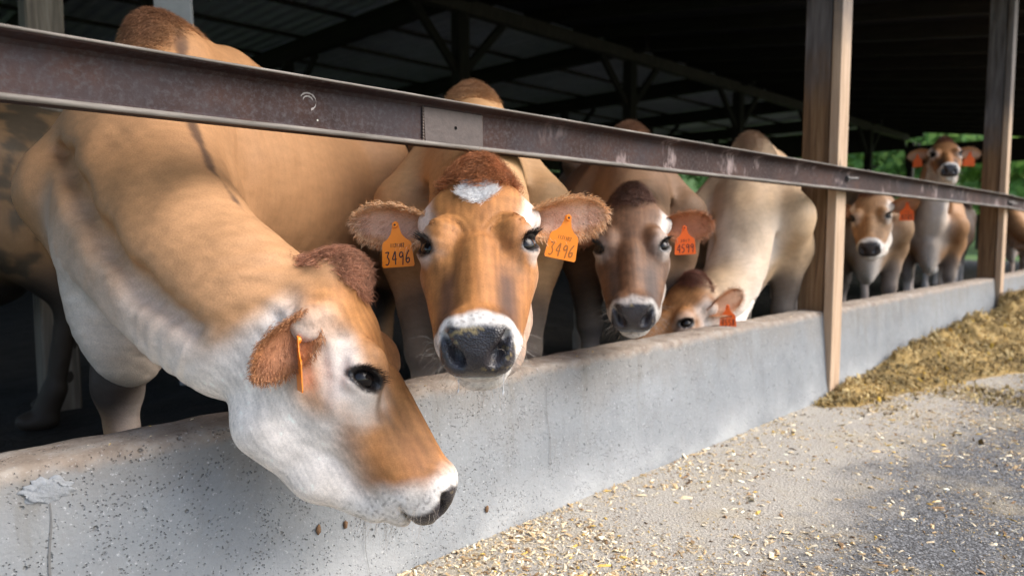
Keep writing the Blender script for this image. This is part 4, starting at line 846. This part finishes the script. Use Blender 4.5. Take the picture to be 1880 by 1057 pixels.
Cc = Cow((2.482, .463), -137.8, (1.823, -.018, .896), (-.538, -.419, -.731), (-.617, -.396, .68), scale=.998, hscale=.988)
palC = dict(TAN, muzzle=.6, mz0=.402, coat=(.21, .12, .066), back=(.16, .075, .035), eyering=.4, face=(.175, .086, .044), face2=(.050, .032, .024), nose=(.05, .035, .03), nosem=.8, cheek=.5, cheekc=.75, temple=.8, tuft=(.13, .062, .042), ear=(.38, .14, .055), earin=(.40, .16, .08), earrim=(.40, .2, .1), feed=.5, thr=.7, pale=.5, backm=.8, muck=.22)
make_cow(Cc, palC, 'dark brown-faced cow looking down at the wall, third from the left at the front', .0075, .016, ear_pair((.1, 1, .0), (.8, .1, .6), L=.145, W=.098),
         [(1, .5, -.1, to_cam((1.8, 0, .9)), 3, '4599', '2017', dict(red=True, label='orange-red ear tag numbered 4599')), ], 60000, 1500, 3)
Dc = Cow((3.279, .326), -159.5, (2.545, .195, .592), (-.697, .243, -.675), (-.69, .032, .723), scale=1.015, legs={'nk': -.3, 'f+1': (-.15, .0)})
palD = dict(TAN, coat=(.52, .36, .22), back=(.45, .27, .14), face=(.33, .15, .055), cheek=.7, thr=.36, thrb=.6, pale=1., ear=(.32, .12, .045), temple=.5, eyering=.35, muck=.15)
make_cow(Dc, palD, 'pale tan cow feeding with its head down behind the wall, beside the first post', .0085, .018, {1: EW(Dc, RT*.9+UP*.42, -FW+RT*.1-UP*.2, L=.15, W=.095), -1: E((.2, -1, -.25), (.75, -.15, .6), L=.14)},
         [(1, .55, -.2, to_cam((2.5, .2, .6)), 2, '4558', '11J1148', dict(red=True, label='orange-red ear tag numbered 4558'))], 40000, 1000, 4)
Ec = Cow((5.55, .55), 205, (4.753, .262, 1.033), (-.653, -.219, -.725), (-.721, -.114, .683), scale=.97)
palE = dict(TAN, coat=(.33, .20, .11), face=(.38, .21, .10), cheek=.8, temple=.9, pale=.8, thr=.55)
make_cow(Ec, palE, 'cow half hidden by the first post, ear tag showing below the rail', .011, .024, ear_pair((.05, 1, .15), (.8, .1, .5), L=.16),
         [(1, .62, .0, to_cam((4.7, .2, 1)), 0, '4285', '1102', dict(red=True, size=1.25, label='orange-red ear tag numbered 4285'))], 0, 600, 5)
Fc_ = Cow((7.269, .587), 195.4, (6.754, .369, 1.548), (-.779, -.303, -.549), (-.513, -.197, .836), scale=.991, legs={'nk': .7, 'nkw': 1.2})
palF = dict(TAN, face=(.36, .16, .06), nose=(.06, .035, .03), nosem=.9, cheek=.6, pale=.85, thr=.5, legpale=.7)
make_cow(Fc_, palF, 'tall-standing cow with head raised above the rail against the green trees', .011, .026, ear_pair((.1, 1, -.1), (.8, .1, .5), L=.16),
         [(1, .6, .0, to_cam((6.7, .3, 1.5)), -4, '', '', dict(red=True, size=1.3)), (-1, .6, .0, to_cam((6.7, .3, 1.5))+V(-.4, .4, 0), 4, '', '', dict(red=True, size=1.2))], 0, 500, 6)
Gc = Cow((9.9, 1.15), 190, (9.1, 1.05, .75), (-.6, -.1, -.8), (-.8, 0, .6), scale=.98, legs={'nk': -.2})
palG = dict(TAN, coat=(.10, .06, .038), back=(.08, .045, .03), face=(.09, .05, .03), pale=.15, cheek=.2, legpale=.6, tuft=(.05, .03, .02), ear=(.3, .13, .07))
make_cow(Gc, palG, 'dark brown cow standing behind the second post', .02, .03, ear_pair(), [], 0, 0, 7)
Hc = Cow((11.6, .75), 195, (10.75, .30, .74), (-.75, -.25, -.6), (-.5, -.1, .85), scale=.95, legs={'nk': -.2})
palH = dict(TAN, face=(.36, .17, .07), star=1)
make_cow(Hc, palH, 'tan cow with white forehead at the right edge, past the second post', .02, .03, ear_pair(), [], 0, 0, 8)
Ic = Cow((-.55, 2.55), 160, (-1.35, 2.55, .8), (-.7, .2, -.7), (-.6, 0, .8), scale=1.04, legs={'nk': -.1})
palI = dict(TAN, coat=(.20, .12, .06), muck=1., legpale=0, pale=.1, backm=0)
make_cow(Ic, palI, 'muck-stained cow at the left edge behind the nearest cow', .02, .014, ear_pair(), [], 50000, 0, 9)
# ---------------------------------------------------------------- feed scraps and silage
def chips(name, P, size, cols, seed, label=None, flat=.35, parent=None):
    """scattered chips: flattened wedges and stems, one colour each"""
    rs = np.random.RandomState(seed); n = len(P); a = rs.rand(n)*6.283; L = size*(.35+.9*rs.rand(n)+1.6*rs.rand(n)**6); W = L*np.where(rs.rand(n) < .5, .09, .22+.35*rs.rand(n)); T = np.minimum(W*.35, .003)+.0006
    tilt = rs.normal(size=n)*flat; ex = np.stack([np.cos(a)*np.cos(tilt), np.sin(a)*np.cos(tilt), np.sin(tilt)], 1); ey = np.stack([-np.sin(a), np.cos(a), rs.normal(size=n)*.25], 1); ey /= np.linalg.norm(ey, axis=1)[:, None]; ez = np.cross(ex, ey)
    k = [(-1, -.7, 0), (-.6, 1, 0), (1, .6, 0), (.8, -1, 0), (0, 0, 1)]; Vv = np.zeros((n, 5, 3))
    for i, (p, q, r) in enumerate(k): Vv[:, i] = P+ex*(L*p*.5*(.8+.4*rs.rand(n)))[:, None]+ey*(W*q*.5*(.7+.5*rs.rand(n)))[:, None]+ez*(T*r)[:, None]+np.array([0, 0, .0012])
    b = (np.arange(n)*5)[:, None, None]; Fc = (np.array([(0, 1, 4), (1, 2, 4), (2, 3, 4), (3, 0, 4)])[None]+b).reshape(-1, 3)
    C = np.concatenate([np.repeat(cols, 5, 0), np.ones((n*5, 1))], 1)
    return link(name, mesh(name, Vv.reshape(-1, 3), Fc, False, C), parent, M['chip'])
M['chip'] = mat_attr('chopped_feed', .85, False, .3, 400, .2)
def pick(rs, n, pal, p): c = np.array(pal)[rs.choice(len(pal), size=n, p=p)]; return np.clip(c*(.7+.6*rs.rand(n, 1)), 0, .9)
rs = np.random.RandomState(5)
pale = [(.62, .50, .33), (.72, .62, .45), (.50, .36, .20), (.30, .19, .10), (.11, .07, .04), (.60, .40, .10), (.78, .72, .58)]
n = 130000; X = .6+rs.rand(n)**1.5*6; Y = -.04-rs.rand(n)**1.2*2.2; P = np.stack([X, Y, 0*X], 1)
dens = np.clip(.30+.65*fnoise(P, 2.6, 61)+.35*fnoise(P, 9, 62), 0, 1)+sstep(-.30, -.05, Y)*.35*np.clip(.5+fnoise(P, 4, 63), 0, 1)
near = sstep(2.7, 1.1, X)*.85*np.clip(.45+.9*fnoise(P, 5, 67), 0, 1); keep = rs.rand(n) < np.clip((dens*.75+near)*(.35+.65*np.clip(.5+fnoise(P, 15, 64), 0, 1)), 0, 1); P = P[keep]
tag(chips('feed_scraps', P, .0145, pick(rs, len(P), pale, [.3, .22, .2, .1, .05, .05, .08]), 6), 'pale chopped straw and wood scraps strewn over the concrete', 'feed scraps', kind='stuff')
n = 160000; X = .5+rs.rand(n)**1.2*6; Y = -.03-rs.rand(n)**1.3*2.2; P = np.stack([X, Y, 0*X], 1); keep = rs.rand(n) < np.clip(.35+.6*fnoise(P, 3, 65)+.3*fnoise(P, 14, 66), .05, 1); P = P[keep]
tag(chips('feed_dust', P, .006, pick(rs, len(P), pale, [.3, .22, .2, .08, .05, .05, .1]), 7), 'fine straw crumbs lying over the concrete slab', 'feed scraps', kind='stuff')
# silage: a long heap against the wall further down
def heap_h(X, Y):
    P = np.stack([X, Y, 0*X], 1); lx = np.interp(X, [3.15, 3.3, 3.65, 4.9, 6.8, 9], [0, .025, .08, .145, .22, .27]); yw = .26+.65*sstep(3.3, 6.5, X); d = (-.03-Y)/yw
    prof = np.clip(1-np.abs(d-.18)/.9, 0, 1)**1.15*np.where(d < .18, .94, 1.)
    return np.maximum(0, lx*prof*(1+.42*fnoise(P, 5.5, 71)+.30*fnoise(P, 16, 72)+.22*np.abs(fnoise(P, 30, 76)))-.012*sstep(0, .5, 1-prof))
nx, ny = 300, 70; gx, gy = np.meshgrid(3.2+np.linspace(0, 1, nx)**1.4*14, -.045-np.linspace(0, 1, ny)*1.7, indexing='ij'); gx, gy = gx.ravel(), gy.ravel(); hz = heap_h(gx, gy)+.004*fnoise(np.stack([gx, gy, 0*gx], 1), 60, 73)-.004
i = np.arange((nx-1)*ny).reshape(nx-1, ny)[:, :-1].ravel(); sil = np.array([.34, .235, .09])
cols = sil[None]*(1+.35*fnoise(np.stack([gx, gy, 0*gx], 1), 14, 74))[:, None]; heap = link('silage_heap', mesh('silage_heap', np.stack([gx, gy, hz], 1), np.stack([i, i+1, i+ny+1, i+ny], 1), True, np.concatenate([np.clip(cols, .02, 1), np.ones((len(gx), 1))], 1)), None, M['chip'])
tag(heap, 'heap of olive-brown chopped silage piled against the wall', 'silage', kind='stuff')
n = 150000; X = 2.9+rs.rand(n)**1.3*7.7; Y = -.05-rs.rand(n)*1.9; h = heap_h(X, Y); keep = (h > .006) | (rs.rand(n) < .55*np.clip(.4+fnoise(np.stack([X, Y, 0*X], 1), 4, 75), 0, 1)*sstep(2.9, 4.0, X)); P = np.stack([X, Y, h], 1)[keep]; P[:, 2] += rs.rand(len(P))*.010
o = chips('chopped_stems', P, .019, (.6+.65*np.clip(.5+.9*fnoise(P, 22, 77), 0, 1))[:, None]*pick(rs, len(P), [(.38, .29, .135), (.46, .36, .18), (.27, .18, .07), (.15, .10, .045), (.58, .45, .22), (.55, .36, .06)], [.32, .25, .2, .1, .1, .03]), 8, flat=.8, parent=heap); o['kind'] = 'stuff'
# crumbs left along the wall top
n = 700; X = .3+rs.rand(n)*8; P = np.stack([X, .012+rs.rand(n)*.1, .409+0*X], 1)
tag(chips('wall_top_crumbs', P, .006, pick(rs, n, pale, [.3, .2, .2, .1, .05, .1, .05]), 9), 'feed crumbs left along the top of the concrete wall', 'feed crumbs', kind='stuff')
